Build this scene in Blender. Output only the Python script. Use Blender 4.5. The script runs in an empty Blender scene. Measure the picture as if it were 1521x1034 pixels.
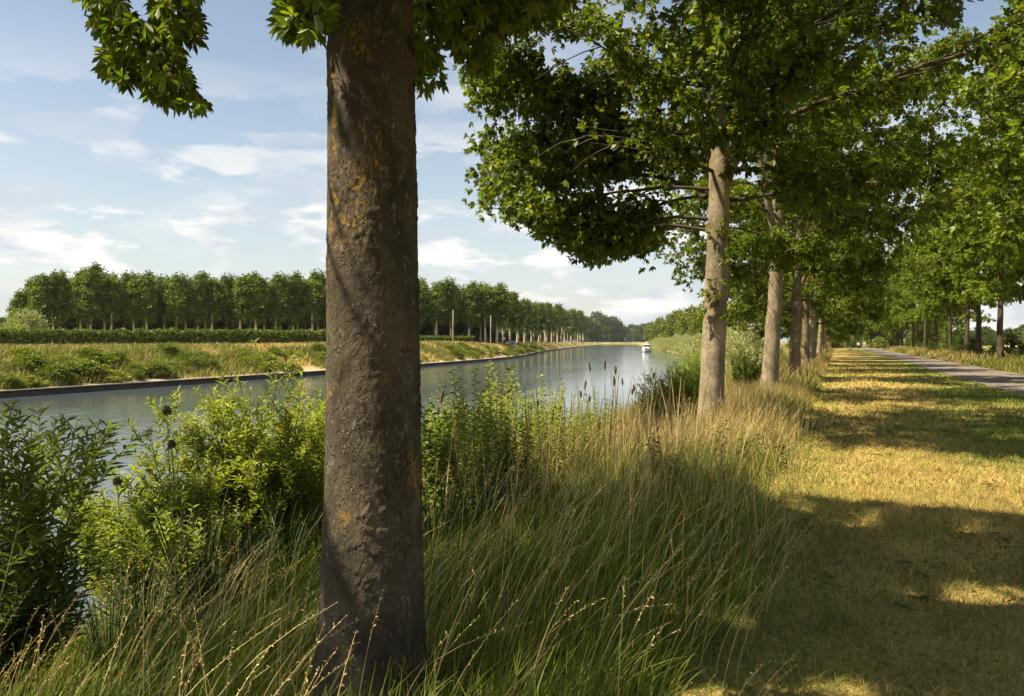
import bpy, bmesh, math, random
import numpy as np
from mathutils import Vector

SC = bpy.context.scene
COL = SC.collection
R = np.random.default_rng(7)
random.seed(7)
EYE = 1.65
HAZE = .00006
TH = math.radians(22.2)
CT, ST = math.cos(TH), math.sin(TH)
F = 1183.0


def P(px, d):
    """ground position seen at photo column px at depth d (metres) from the viewpoint"""
    c = (px - 760.5) / F * d
    return c * CT - d * ST, c * ST + d * CT


def depth(X, Y):
    return -ST * X + CT * Y


def hz(py, d):
    return EYE - (py - 508.0) * d / F


# ------------------------------------------------------------------ sun direction
SUN_EL = math.radians(55)
# direction toward the sun: to the left of the view and a little behind the viewpoint
cxs, cds = -.955, -.30
sx, sy = cxs * CT - cds * ST, cxs * ST + cds * CT
n_ = math.hypot(sx, sy); sx, sy = sx / n_, sy / n_
tos = Vector((sx * math.cos(SUN_EL), sy * math.cos(SUN_EL), math.sin(SUN_EL)))
SUND = np.array(tos)


def open_to_sun(cs, ax, targets, rad, rng, p=1.0, rz=0):
    """leave a gap in a crown along the line from each target to the sun"""
    d = np.array([SUND[0] * math.cos(-rz) - SUND[1] * math.sin(-rz), SUND[0] * math.sin(-rz) + SUND[1] * math.cos(-rz), SUND[2]])
    keep = np.ones(len(cs), bool)
    for t, r_ in zip(np.asarray(targets, float), np.broadcast_to(rad, (len(targets),))):
        v = cs - t; al = v @ d
        keep &= ~((al > .2) & (np.linalg.norm(v - al[:, None] * d, axis=1) < r_) & (rng.uniform(0, 1, len(cs)) < p))
    return cs[keep], ax[keep]


# ------------------------------------------------------------------ numpy helpers
def _h(ix, iy, iz, seed):
    h = (ix.astype(np.uint32) * np.uint32(374761393) + iy.astype(np.uint32) * np.uint32(668265263)
         + iz.astype(np.uint32) * np.uint32(2147483647) + np.uint32(seed * 1274126177 & 0xffffffff))
    h = (h ^ (h >> np.uint32(13))) * np.uint32(1274126177)
    h = (h ^ (h >> np.uint32(16))) * np.uint32(2246822519)
    h = h ^ (h >> np.uint32(13))
    return h.astype(np.float64) / 4294967295.0


def vnoise(x, y, z=None, seed=1):
    x = np.asarray(x, float); y = np.asarray(y, float)
    z = np.zeros_like(x) if z is None else np.asarray(z, float)
    ix = np.floor(x).astype(np.int64); iy = np.floor(y).astype(np.int64); iz = np.floor(z).astype(np.int64)
    fx = x - ix; fy = y - iy; fz = z - iz
    fx = fx * fx * (3 - 2 * fx); fy = fy * fy * (3 - 2 * fy); fz = fz * fz * (3 - 2 * fz)
    o = 0
    for a in (0, 1):
        for b in (0, 1):
            for c in (0, 1):
                w = (fx if a else 1 - fx) * (fy if b else 1 - fy) * (fz if c else 1 - fz)
                o = o + w * _h(ix + a, iy + b, iz + c, seed)
    return o


def fbm(x, y, z=None, seed=1, oct=4):
    a, s, o = 0.5, 1.0, 0
    z = 0 * np.asarray(x, float) if z is None else z
    for k in range(oct):
        o = o + a * vnoise(x * s, y * s, z * s, seed + k)
        a *= .5; s *= 2.03
    return o / (1 - .5 ** oct)


def nrm(v):
    return v / np.maximum(np.linalg.norm(v, axis=-1, keepdims=True), 1e-9)


def sm(a, b, x):
    t = np.clip((x - a) / (b - a), 0, 1)
    return t * t * (3 - 2 * t)


class G:
    """collects faces, links them as ONE mesh object"""
    def __init__(s):
        s.V, s.Fq, s.Ft, s.C, s.n = [], [], [], [], 0

    def add(s, V, Q=None, T=None, C=(1, 1, 1)):
        V = np.asarray(V, float).reshape(-1, 3)
        s.V.append(V)
        C = np.asarray(C, float)
        s.C.append(np.broadcast_to(C, (len(V), 3)) if C.ndim == 1 else C)
        if Q is not None and len(Q): s.Fq.append(np.asarray(Q, np.int64).reshape(-1, 4) + s.n)
        if T is not None and len(T): s.Ft.append(np.asarray(T, np.int64).reshape(-1, 3) + s.n)
        s.n += len(V)

    def box(s, c, d, C=(1, 1, 1), rz=0):
        x, y, z = np.array(d) / 2
        v = np.array([[i * x, j * y, k * z] for i in (-1, 1) for j in (-1, 1) for k in (-1, 1)])
        if rz:
            ca, sa = math.cos(rz), math.sin(rz)
            v = np.stack([v[:, 0] * ca - v[:, 1] * sa, v[:, 0] * sa + v[:, 1] * ca, v[:, 2]], 1)
        s.add(v + np.array(c), [[0, 1, 3, 2], [4, 6, 7, 5], [0, 4, 5, 1], [2, 3, 7, 6], [0, 2, 6, 4], [1, 5, 7, 3]], C=C)

    def tube(s, pts, rad, n=6, C=(1, 1, 1), cap=True):
        pts = np.asarray(pts, float); k = len(pts)
        rad = np.broadcast_to(np.asarray(rad, float), (k,))
        t = nrm(np.gradient(pts, axis=0))
        ref = np.array([0, 0, 1.]) if abs(t[:, 2]).mean() < .8 else np.array([1., 0, 0])
        a = nrm(np.cross(t, ref)); b = np.cross(t, a)
        an = np.arange(n) / n * 2 * np.pi
        V = pts[:, None] + rad[:, None, None] * (np.cos(an)[None, :, None] * a[:, None] + np.sin(an)[None, :, None] * b[:, None])
        i = np.arange(k - 1)[:, None] * n; j = np.arange(n)[None]; j2 = (j + 1) % n
        Q = np.stack([i + j, i + j2, i + n + j2, i + n + j], -1).reshape(-1, 4)
        T = None
        V = V.reshape(-1, 3)
        if cap:
            V = np.vstack([V, pts[-1:]])
            e = (k - 1) * n
            T = [[e + q, e + (q + 1) % n, k * n] for q in range(n)]
        s.add(V, Q, T, C)

    def mesh(s, name, smooth=False):
        V = np.concatenate(s.V); C = np.concatenate(s.C)
        me = bpy.data.meshes.new(name)
        me.vertices.add(len(V)); me.vertices.foreach_set('co', V.astype(np.float32).ravel())
        q = np.concatenate(s.Fq) if s.Fq else np.zeros((0, 4), np.int64)
        t = np.concatenate(s.Ft) if s.Ft else np.zeros((0, 3), np.int64)
        idx = np.concatenate([q.ravel(), t.ravel()]).astype(np.int32)
        st = np.concatenate([np.arange(len(q)) * 4, len(q) * 4 + np.arange(len(t)) * 3]).astype(np.int32)
        me.loops.add(len(idx)); me.loops.foreach_set('vertex_index', idx)
        me.polygons.add(len(st)); me.polygons.foreach_set('loop_start', st)
        if smooth: me.polygons.foreach_set('use_smooth', np.ones(len(st), bool))
        at = me.attributes.new('Col', 'FLOAT_COLOR', 'POINT')
        at.data.foreach_set('color', np.hstack([C, np.ones((len(C), 1))]).astype(np.float32).ravel())
        me.update(calc_edges=True)
        return me

    def obj(s, name, mat, parent=None, smooth=False):
        return link(name, s.mesh(name, smooth), mat, parent)


def link(name, me, mat, parent=None):
    if mat is not None and not me.materials: me.materials.append(mat)
    o = bpy.data.objects.new(name, me); COL.objects.link(o)
    if parent is not None: o.parent = parent
    return o


def tag(o, label=None, cat=None, group=None, kind=None):
    if label: o['label'] = label
    if cat: o['category'] = cat
    if group: o['group'] = group
    if kind: o['kind'] = kind
    return o


def thing(name, label, cat, loc=(0, 0, 0), rz=0, sc=1, group=None):
    o = bpy.data.objects.new(name, None); COL.objects.link(o)
    o.location = loc; o.rotation_euler = (0, 0, rz); o.scale = (sc,) * 3 if np.isscalar(sc) else sc
    o.empty_display_size = .1
    return tag(o, label, cat, group)


def dup(root, loc, rz, sc, label, group=None):
    r = root.copy(); COL.objects.link(r)
    r.location = loc; r.rotation_euler = (0, 0, rz); r.scale = (sc,) * 3 if np.isscalar(sc) else sc
    r['label'] = label
    if group: r['group'] = group
    for ch in list(root.children):
        c = ch.copy(); COL.objects.link(c); c.parent = r
        for g in list(ch.children):
            d = g.copy(); COL.objects.link(d); d.parent = c
    return r


class Kind:
    """first use places the prototype itself, later uses copy it"""
    def __init__(s, make): s.make = make; s.root = None
    def __call__(s, loc, rz, sc, label, group=None):
        if s.root is None:
            s.root = s.make()
            o = s.root
            o.location = loc; o.rotation_euler = (0, 0, rz); o.scale = (sc,) * 3 if np.isscalar(sc) else sc
            o['label'] = label
            if group: o['group'] = group
            return o
        return dup(s.root, loc, rz, sc, label, group)


# leaves: N flat leaves; shape 'kite' (1 quad) or 'leaf' (2 quads, folded on the midrib, drooping)
def leaves(g, Pt, D, U, L, W, C, shape='kite', droop=0.0, fold=.15, wide=.6):
    N = len(Pt)
    L = np.broadcast_to(L, (N,))[:, None]; W = np.broadcast_to(W, (N,))[:, None]
    D = nrm(D); S = nrm(np.cross(D, U)); Nn = np.cross(S, D)
    gz = np.array([0, 0, -1.])
    def pt(t, w, up): return Pt + D * L * t + S * W * w + Nn * W * up + gz * L * droop * t * t
    if shape == 'kite':
        V = np.stack([pt(0, 0, 0), pt(wide, .5, fold), pt(1, 0, 0), pt(wide, -.5, fold)], 1)
        Q = np.arange(N)[:, None] * 4 + np.arange(4)[None]
        k = 4
    else:
        a, b = (.28, .68) if wide > .5 else (.2, .55)
        wa, wb = (.3, .5) if wide > .5 else (.45, .42)
        V = np.stack([pt(0, 0, 0), pt(a, wa, fold), pt(b, wb, fold), pt(1, 0, 0), pt(b, -wb, fold), pt(a, -wa, fold)], 1)
        i = np.arange(N)[:, None] * 6
        Q = np.concatenate([i + np.array([[0, 1, 2, 3]]), i + np.array([[0, 3, 4, 5]])])
        k = 6
    C = np.broadcast_to(np.asarray(C, float), (N, 3))
    g.add(V.reshape(-1, 3), Q, C=np.repeat(C, k, 0))


def rosettes(g, c, ax, rng, k=6, L=.12, W=.045, col=(.07, .1, .012), cv=.25, shape='kite', droop=.15, spread=(.5, 1.1)):
    """at each twig tip a whorl of k narrow leaves"""
    M = len(c)
    ax = nrm(ax)
    r0 = nrm(rng.normal(size=(M, 3))); e1 = nrm(np.cross(ax, r0)); e2 = np.cross(ax, e1)
    ph = (np.arange(k)[None] / k * 2 * np.pi + rng.uniform(-.4, .4, (M, k)))
    sp = rng.uniform(*spread, (M, k))[..., None]
    D = ax[:, None] * np.cos(sp) + np.sin(sp) * (np.cos(ph)[..., None] * e1[:, None] + np.sin(ph)[..., None] * e2[:, None])
    D = D + np.array([0, 0, -.15])
    U = np.repeat(ax[:, None], k, 1) + rng.normal(size=(M, k, 3)) * .45 + np.array([0, 0, .35])
    ln = L * rng.uniform(.7, 1.2, (M, k))
    cc = np.array(col) * (1 + cv * rng.normal(size=(M, 1, 1))).clip(.5, 1.7) * (1 + .12 * rng.normal(size=(M, k, 1))).clip(.6, 1.4)
    cc = cc * (1 + rng.normal(size=(M, 1, 1)) * np.array([.12, .0, .0]))
    leaves(g, np.repeat(c[:, None], k, 1).reshape(-1, 3), D.reshape(-1, 3), U.reshape(-1, 3), ln.ravel(), (ln * W / L).ravel(),
           cc.reshape(-1, 3), shape, droop)


def blades(g, B, h, lean, w, C, K=3, yaw=None, rng=R, tipw=.08, sag=.35, Ct=None):
    """N grass blades: base B(N,3), height h, lean (N,2) sideways reach as a fraction of h, width w, colour C (to Ct at the tip)"""
    N = len(B)
    h = np.broadcast_to(h, (N,)); w = np.broadcast_to(w, (N,))
    yaw = rng.uniform(0, np.pi, N) if yaw is None else yaw
    sx, sy = np.cos(yaw), np.sin(yaw)
    C = np.broadcast_to(np.asarray(C, float), (N, 3)); Ct = C if Ct is None else np.broadcast_to(np.asarray(Ct, float), (N, 3))
    rows, cols = [], []
    lm = np.hypot(lean[:, 0], lean[:, 1])
    for i in range(K + 1):
        t = i / K
        c = B + np.stack([lean[:, 0] * h * t ** 1.7, lean[:, 1] * h * t ** 1.7, h * (t - sag * lm * t ** 2.2)], 1)
        ww = w * (.5 * (1 - t) ** .6 + tipw * .5)
        off = np.stack([sx * ww, sy * ww, 0 * ww], 1)
        rows += [c - off, c + off]
        cols += [C * (1 - t) + Ct * t] * 2
    V = np.stack(rows, 1); k = 2 * (K + 1)
    b = np.arange(N)[:, None, None] * k + np.arange(K)[None, :, None] * 2
    Q = (b + np.array([0, 1, 3, 2])[None, None]).reshape(-1, 4)
    g.add(V.reshape(-1, 3), Q, C=np.stack(cols, 1).reshape(-1, 3))


# ------------------------------------------------------------------ materials
def newmat(name):
    m = bpy.data.materials.new(name); m.use_nodes = True
    nt = m.node_tree; nt.nodes.clear()
    out = nt.nodes.new('ShaderNodeOutputMaterial')
    return m, nt, out


def N_(nt, typ, **kw):
    n = nt.nodes.new(typ)
    for k, v in kw.items():
        if k in n.inputs.keys() if isinstance(k, str) else False: n.inputs[k].default_value = v
        else: setattr(n, k, v)
    return n


def foliage_mat(name, trans=.4, rough=.55, tint=(1.5, 1.6, .42), spec=.25):
    m, nt, out = newmat(name); L = nt.links
    at = N_(nt, 'ShaderNodeAttribute', attribute_name='Col')
    b = N_(nt, 'ShaderNodeBsdfPrincipled'); b.inputs['Roughness'].default_value = rough
    b.inputs['Specular IOR Level'].default_value = spec
    L.new(at.outputs['Color'], b.inputs['Base Color'])
    mul = N_(nt, 'ShaderNodeMix', data_type='RGBA', blend_type='MULTIPLY'); mul.inputs[0].default_value = 1
    L.new(at.outputs['Color'], mul.inputs[6]); mul.inputs[7].default_value = (*tint, 1); mul.clamp_result = False
    t = N_(nt, 'ShaderNodeBsdfTranslucent'); L.new(mul.outputs[2], t.inputs['Color'])
    mx = N_(nt, 'ShaderNodeMixShader'); mx.inputs[0].default_value = trans
    L.new(b.outputs[0], mx.inputs[1]); L.new(t.outputs[0], mx.inputs[2]); L.new(mx.outputs[0], out.inputs[0])
    return m


def simple_mat(name, col, rough=.6, var=.25, scale=8, metal=0, bump=0, spec=.4):
    m, nt, out = newmat(name); L = nt.links
    tc = N_(nt, 'ShaderNodeTexCoord'); no = N_(nt, 'ShaderNodeTexNoise')
    no.inputs['Scale'].default_value = scale; no.inputs['Detail'].default_value = 5
    L.new(tc.outputs['Object'], no.inputs['Vector'])
    mx = N_(nt, 'ShaderNodeMix', data_type='RGBA')
    L.new(no.outputs[0], mx.inputs[0])
    mx.inputs[6].default_value = (*[c * (1 - var) for c in col], 1); mx.inputs[7].default_value = (*[min(1, c * (1 + var)) for c in col], 1)
    b = N_(nt, 'ShaderNodeBsdfPrincipled'); b.inputs['Roughness'].default_value = rough; b.inputs['Metallic'].default_value = metal
    b.inputs['Specular IOR Level'].default_value = spec
    L.new(mx.outputs[2], b.inputs['Base Color'])
    if bump:
        bp = N_(nt, 'ShaderNodeBump'); bp.inputs['Strength'].default_value = bump; bp.inputs['Distance'].default_value = .02
        L.new(no.outputs[0], bp.inputs['Height']); L.new(bp.outputs[0], b.inputs['Normal'])
    L.new(b.outputs[0], out.inputs[0])
    return m


def bark_mat(name, base, dark, pale, lichen=.0, fine=1.0, crack=.6, bump=.6):
    m, nt, out = newmat(name); L = nt.links
    tc = N_(nt, 'ShaderNodeTexCoord')
    mp = N_(nt, 'ShaderNodeMapping'); mp.inputs['Scale'].default_value = (1, 1, .62)
    L.new(tc.outputs['Object'], mp.inputs[0])
    def noise(scale, det=6, dist=0, rough=.55):
        n = N_(nt, 'ShaderNodeTexNoise'); n.inputs['Scale'].default_value = scale; n.inputs['Detail'].default_value = det
        n.inputs['Distortion'].default_value = dist; n.inputs['Roughness'].default_value = rough
        L.new(mp.outputs[0], n.inputs['Vector']); return n.outputs[0]
    def ramp(src, a, b):
        r = N_(nt, 'ShaderNodeMapRange'); r.inputs[1].default_value = a; r.inputs[2].default_value = b
        L.new(src, r.inputs[0]); return r.outputs[0]
    def mix(f, a, b):
        x = N_(nt, 'ShaderNodeMix', data_type='RGBA'); L.new(f, x.inputs[0])
        for s, v in ((6, a), (7, b)):
            if isinstance(v, tuple): x.inputs[s].default_value = (*v, 1)
            else: L.new(v, x.inputs[s])
        return x.outputs[2]
    def math_(op, a, b):
        x = N_(nt, 'ShaderNodeMath', operation=op)
        for s, v in ((0, a), (1, b)):
            if isinstance(v, float): x.inputs[s].default_value = v
            else: L.new(v, x.inputs[s])
        return x.outputs[0]
    n1 = noise(5 * fine); n2 = noise(28 * fine, 8, 1.2); n3 = noise(11 * fine, 5, 2.5)
    # cracks: distorted cell edges, broken up by noise
    wob = N_(nt, 'ShaderNodeTexNoise'); wob.inputs['Scale'].default_value = 14 * fine; wob.inputs['Detail'].default_value = 3
    L.new(mp.outputs[0], wob.inputs['Vector'])
    vm = N_(nt, 'ShaderNodeVectorMath', operation='MULTIPLY_ADD'); vm.inputs[1].default_value = (.17 / fine,) * 3
    L.new(wob.outputs[1], vm.inputs[0]); L.new(mp.outputs[0], vm.inputs[2])
    vo = N_(nt, 'ShaderNodeTexVoronoi', feature='DISTANCE_TO_EDGE'); vo.inputs['Scale'].default_value = 30 * fine
    L.new(vm.outputs[0], vo.inputs['Vector'])
    cr = math_('MULTIPLY', ramp(vo.outputs[0], .12, .015), ramp(n3, .5, .64))
    c = mix(ramp(n1, .36, .62), dark, base)
    c = mix(ramp(n3, .52, .72), c, pale)
    c = mix(math_('MULTIPLY', ramp(noise(1.7 * fine, 3, .8), .48, .66), .55), c, dark)
    c = mix(math_('MULTIPLY', ramp(n2, .5, .72), .55), c, dark)
    c = mix(math_('MULTIPLY', cr, crack), c, tuple(x * .3 for x in dark))
    if lichen:
        l1 = noise(3.3, 3, .6); l2 = noise(24, 7, 1.5, .65)
        lm = math_('MULTIPLY', ramp(l1, .56, .68), ramp(l2, .5, .58))
        c = mix(math_('MULTIPLY', lm, lichen), c, (.27, .165, .025))
        g1 = noise(4.1, 4, 1.0)
        c = mix(math_('MULTIPLY', ramp(g1, .55, .7), .35), c, (.13, .13, .05))
    b = N_(nt, 'ShaderNodeBsdfPrincipled'); b.inputs['Roughness'].default_value = .85; b.inputs['Specular IOR Level'].default_value = .15
    L.new(c, b.inputs['Base Color'])
    hgt = math_('SUBTRACT', math_('ADD', math_('MULTIPLY', n2, .8), math_('MULTIPLY', n3, .5)), math_('MULTIPLY', cr, .9))
    bp = N_(nt, 'ShaderNodeBump'); bp.inputs['Strength'].default_value = bump; bp.inputs['Distance'].default_value = .02
    L.new(hgt, bp.inputs['Height']); L.new(bp.outputs[0], b.inputs['Normal'])
    L.new(b.outputs[0], out.inputs[0])
    return m


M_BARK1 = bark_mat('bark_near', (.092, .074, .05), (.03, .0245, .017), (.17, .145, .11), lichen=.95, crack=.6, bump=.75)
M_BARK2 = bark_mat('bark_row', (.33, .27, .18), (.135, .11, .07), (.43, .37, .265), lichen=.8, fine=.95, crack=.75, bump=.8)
M_BARK3 = bark_mat('bark_row_shaded', (.22, .172, .115), (.1, .078, .05), (.3, .25, .18), lichen=.6, fine=.95, crack=.7, bump=.8)  # darker copy of the row bark; shade of the far trunks put into its colour
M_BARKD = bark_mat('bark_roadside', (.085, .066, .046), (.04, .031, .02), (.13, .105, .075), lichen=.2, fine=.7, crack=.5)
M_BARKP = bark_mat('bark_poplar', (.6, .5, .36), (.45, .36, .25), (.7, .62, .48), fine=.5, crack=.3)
M_LEAF = foliage_mat('leaf', .5, .45, spec=.35)
M_POP = foliage_mat('poplar_leaf', .3, .5)
M_WIL = foliage_mat('willow_leaf', .45, .45, spec=.35)
M_GRASS = foliage_mat('grass_blade', .35, .6, tint=(1.25, 1.25, .8))
M_STEM = simple_mat('stem', (.16, .15, .05), .7, .3, 20)

# ------------------------------------------------------------------ terrain
KQ = .00071


def S(Y):
    """x of the near waterline: the canal bends gently away to the left, and back at its far end"""
    Y = np.asarray(Y, float)
    y = np.clip(Y, 0, 160)
    s = -7.5 - KQ * y * y
    s = s - .255 * (np.clip(Y, 160, 760) - 160)
    u = np.clip(Y - 760, 0, 400)
    s = s - .255 * u + (.255 + .55) / 800 * u * u
    return s + .55 * np.clip(Y - 1160, 0, None)


def Wd(Y):
    return 36 + 6 * sm(120, 275, Y)


def plateau(Y):
    return .82 + .42 * sm(40, 130, Y)


def gz(X, Y):
    X = np.asarray(X, float); Y = np.asarray(Y, float)
    s = X - S(Y); w = Wd(Y); t = -s - w
    near = np.interp(s, [-9, -4, 0, .9, 2, 3.5, 5, 6.3], [-3.4, -3, -1.6, -1.2, -.85, -.48, -.2, 0])
    pl = plateau(Y)
    far = np.interp(t, [-3, 0.15, .3, 1.2, 3.6, 6, 9], [-3, -3, -1.2, -1.08, -.25, .8, 1.0])
    far = np.where(t > 1.2, -1.08 + (far + 1.08) * (pl + 1.08) / 2.08, far)
    z = np.where(s > -9, near, np.where(t > -3, far, -3.4))
    amp = sm(1, 5, s) * (1 - sm(6.2, 7.2, s)) * .12 + sm(1, 4, t) * .12
    return z + amp * (fbm(X * .5, Y * .5, seed=5, oct=3) - .5)


def zone_colour(X, Y):
    """the ground's own colour: straw, green turf, soil, field"""
    s = X - S(Y); t = -s - Wd(Y)
    n = fbm(X * .55, Y * .3, seed=11, oct=4); n2 = fbm(X * .12, Y * .06, seed=21, oct=3)
    straw = np.array([.36, .26, .085]); green = np.array([.17, .17, .04]); soil = np.array([.06, .055, .022])
    gmix = np.clip(sm(1.6, 4.2, X + (n - .5) * 5 + (n2 - .5) * 3) * .85 + sm(.55, .7, n) * .35, 0, 1)[..., None]
    c = straw * (1 - gmix) + green * gmix
    c = c * (.6 + .8 * fbm(X * 3, Y * 3, seed=31, oct=3))[..., None]
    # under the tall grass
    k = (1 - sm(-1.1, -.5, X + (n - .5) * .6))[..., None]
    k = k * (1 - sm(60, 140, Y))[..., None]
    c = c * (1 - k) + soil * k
    # rough grass at distance, left of the row
    k = (sm(60, 140, Y) * (1 - sm(-1.3, -.6, X)))[..., None]
    c = c * (1 - k) + np.array([.2, .17, .06]) * k
    # right verge and field
    k = sm(8.4, 8.9, X)[..., None]
    c = c * (1 - k) + np.array([.1, .095, .03]) * k
    k = sm(13, 15, X)[..., None]
    fc = np.array([.36, .34, .1]) * (.75 + .5 * fbm(X * .05, Y * .012, seed=41, oct=3))[..., None]
    c = c * (1 - k) + fc * k
    # far side
    k = sm(.2, .8, t)[..., None]
    nb = fbm(X * .25, Y * .25, seed=51, oct=4)
    fb = np.array([.36, .27, .11]) * (1 - sm(.42, .62, nb))[..., None] + np.array([.17, .18, .05]) * sm(.42, .62, nb)[..., None]
    sand = (1 - sm(.8, 2.0, t + (nb - .5) * 2))[..., None]
    fb = fb * (1 - sand) + np.array([.4, .31, .2]) * sand
    fld = sm(14, 26, t)[..., None]
    fb = fb * (1 - fld) + np.array([.3, .26, .08]) * fld
    c = c * (1 - k) + fb * k
    # canal bed
    k = ((s < -.2) & (t < .2)).astype(float)[..., None]
    return c * (1 - k) + np.array([.05, .045, .025]) * k


def build_ground():
    off = np.concatenate([-np.geomspace(3000, 60, 26), -np.linspace(56, 33, 70), [-30, -22, -14], -np.linspace(9, .5, 12),
                          np.linspace(0, 24, 73), np.geomspace(26, 3000, 30)])
    ys = np.concatenate([np.linspace(-80, -6, 16), np.linspace(-4, 50, 136), np.linspace(51.5, 200, 90), np.geomspace(204, 1000, 60), np.geomspace(1040, 5000, 14)])
    YY, OO = np.meshgrid(ys, off, indexing='ij')
    # left of the near water the columns follow the far shore
    XX = S(YY) + np.where(OO < -20, OO - (Wd(YY) - 36), OO)
    Z = gz(XX, YY)
    V = np.stack([XX, YY, Z], -1).reshape(-1, 3)
    n = len(off); i = (np.arange(len(ys) - 1)[:, None] * n + np.arange(n - 1)[None]).ravel()
    g = G(); g.add(V, np.stack([i, i + 1, i + n + 1, i + n], 1), C=zone_colour(XX.ravel(), YY.ravel()))
    m, nt, out = newmat('ground'); L = nt.links
    at = N_(nt, 'ShaderNodeAttribute', attribute_name='Col')
    tc = N_(nt, 'ShaderNodeTexCoord')
    no = N_(nt, 'ShaderNodeTexNoise'); no.inputs['Scale'].default_value = 18; no.inputs['Detail'].default_value = 8
    L.new(tc.outputs['Object'], no.inputs['Vector'])
    mr = N_(nt, 'ShaderNodeMapRange'); mr.inputs[1].default_value = .25; mr.inputs[2].default_value = .75; mr.inputs[3].default_value = .45; mr.inputs[4].default_value = 1.5
    L.new(no.outputs[0], mr.inputs[0])
    mu = N_(nt, 'ShaderNodeMix', data_type='RGBA', blend_type='MULTIPLY'); mu.inputs[0].default_value = 1
    L.new(at.outputs['Color'], mu.inputs[6]); L.new(mr.outputs[0], mu.inputs[7])
    b = N_(nt, 'ShaderNodeBsdfPrincipled'); b.inputs['Roughness'].default_value = .95; b.inputs['Specular IOR Level'].default_value = .1
    L.new(mu.outputs[2], b.inputs['Base Color'])
    bp = N_(nt, 'ShaderNodeBump'); bp.inputs['Strength'].default_value = .6; bp.inputs['Distance'].default_value = .05
    L.new(no.outputs[0], bp.inputs['Height']); L.new(bp.outputs[0], b.inputs['Normal'])
    L.new(b.outputs[0], out.inputs[0])
    tag(g.obj('ground', m, smooth=True), kind='structure')


build_ground()
WATER_Z = -1.55


def build_water():
    ys = np.concatenate([np.linspace(-80, 200, 80), np.geomspace(205, 1040, 50), np.geomspace(1080, 5000, 10)])
    fr = np.linspace(-.08, 1.02, 12)
    YY, FF = np.meshgrid(ys, fr, indexing='ij')
    XX = S(YY) + 1.2 - FF * (Wd(YY) + 2.0)
    XX = np.minimum(XX, S(YY) + 1.3); XX = np.maximum(XX, S(YY) - Wd(YY) - .2)
    V = np.stack([XX, YY, 0 * XX + WATER_Z], -1).reshape(-1, 3)
    n = len(fr); i = (np.arange(len(ys) - 1)[:, None] * n + np.arange(n - 1)[None]).ravel()
    g = G(); g.add(V, np.stack([i, i + 1, i + n + 1, i + n], 1))
    m, nt, out = newmat('water'); L = nt.links
    tc = N_(nt, 'ShaderNodeTexCoord')
    hs = []
    for sc, st, amp in ((1.5, (1, .55, 1), .6), (5.0, (1, .5, 1), .35), (.22, (1, .6, 1), 1.0)):
        mp = N_(nt, 'ShaderNodeMapping'); mp.inputs['Scale'].default_value = st; mp.inputs['Rotation'].default_value = (0, 0, -.5)
        L.new(tc.outputs['Object'], mp.inputs[0])
        no = N_(nt, 'ShaderNodeTexNoise'); no.inputs['Scale'].default_value = sc; no.inputs['Detail'].default_value = 4
        L.new(mp.outputs[0], no.inputs['Vector'])
        mm = N_(nt, 'ShaderNodeMath', operation='MULTIPLY'); mm.inputs[1].default_value = amp
        L.new(no.outputs[0], mm.inputs[0]); hs.append(mm.outputs[0])
    a = N_(nt, 'ShaderNodeMath', operation='ADD'); L.new(hs[0], a.inputs[0]); L.new(hs[1], a.inputs[1])
    a2 = N_(nt, 'ShaderNodeMath', operation='ADD'); L.new(a.outputs[0], a2.inputs[0]); L.new(hs[2], a2.inputs[1])
    bp = N_(nt, 'ShaderNodeBump'); bp.inputs['Strength'].default_value = .3; bp.inputs['Distance'].default_value = .1
    L.new(a2.outputs[0], bp.inputs['Height'])
    mp = N_(nt, 'ShaderNodeMapping'); mp.inputs['Scale'].default_value = (1, .35, 1); L.new(tc.outputs['Object'], mp.inputs[0])
    no = N_(nt, 'ShaderNodeTexNoise'); no.inputs['Scale'].default_value = .07; no.inputs['Detail'].default_value = 3; L.new(mp.outputs[0], no.inputs['Vector'])
    mr = N_(nt, 'ShaderNodeMapRange'); mr.inputs[1].default_value = .4; mr.inputs[2].default_value = .62; mr.inputs[3].default_value = .1; mr.inputs[4].default_value = .42
    L.new(no.outputs[0], mr.inputs[0]); L.new(mr.outputs[0], bp.inputs['Strength'])
    b = N_(nt, 'ShaderNodeBsdfPrincipled'); b.inputs['Base Color'].default_value = (.06, .08, .085, 1)
    b.inputs['Roughness'].default_value = .08; b.inputs['IOR'].default_value = 1.33
    L.new(bp.outputs[0], b.inputs['Normal']); L.new(b.outputs[0], out.inputs[0])
    tag(g.obj('canal_water', m, smooth=True), kind='structure')


build_water()


def strip(name, x0, x1, ys, mat, dz, fx=None, wob=0):
    """a sheet lying just above the ground between two offsets"""
    fr = np.linspace(0, 1, 7)
    YY, FF = np.meshgrid(ys, fr, indexing='ij')
    a = x0 + wob * (fbm(ys * .9, ys * 0, seed=3) - .5); b = x1 + wob * (fbm(ys * .9, ys * 0 + 9, seed=4) - .5)
    XX = a[:, None] * (1 - FF) + b[:, None] * FF
    if fx is not None: XX = fx(YY) + XX
    Z = gz(XX, YY) + dz + .03 * np.sin(np.pi * FF) * (dz > .005)
    g = G(); n = 7
    i = (np.arange(len(ys) - 1)[:, None] * n + np.arange(n - 1)[None]).ravel()
    g.add(np.stack([XX, YY, Z], -1).reshape(-1, 3), np.stack([i, i + 1, i + n + 1, i + n], 1))
    return tag(g.obj(name, mat, smooth=True), kind='structure')


M_ASPH = simple_mat('asphalt', (.16, .135, .112), .9, .3, 30, bump=.3, spec=.2)
strip('road', 5.15, 8.55, np.concatenate([np.linspace(-60, 60, 161), np.linspace(61, 420, 120)]), M_ASPH, .012, wob=.25)
M_FROAD = simple_mat('far_road_surface', (.34, .31, .27), .9, .15, 4)
strip('far_road', -24.5, -22, np.linspace(-40, 75, 60), M_FROAD, .02, fx=lambda Y: S(Y) - Wd(Y))

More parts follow.
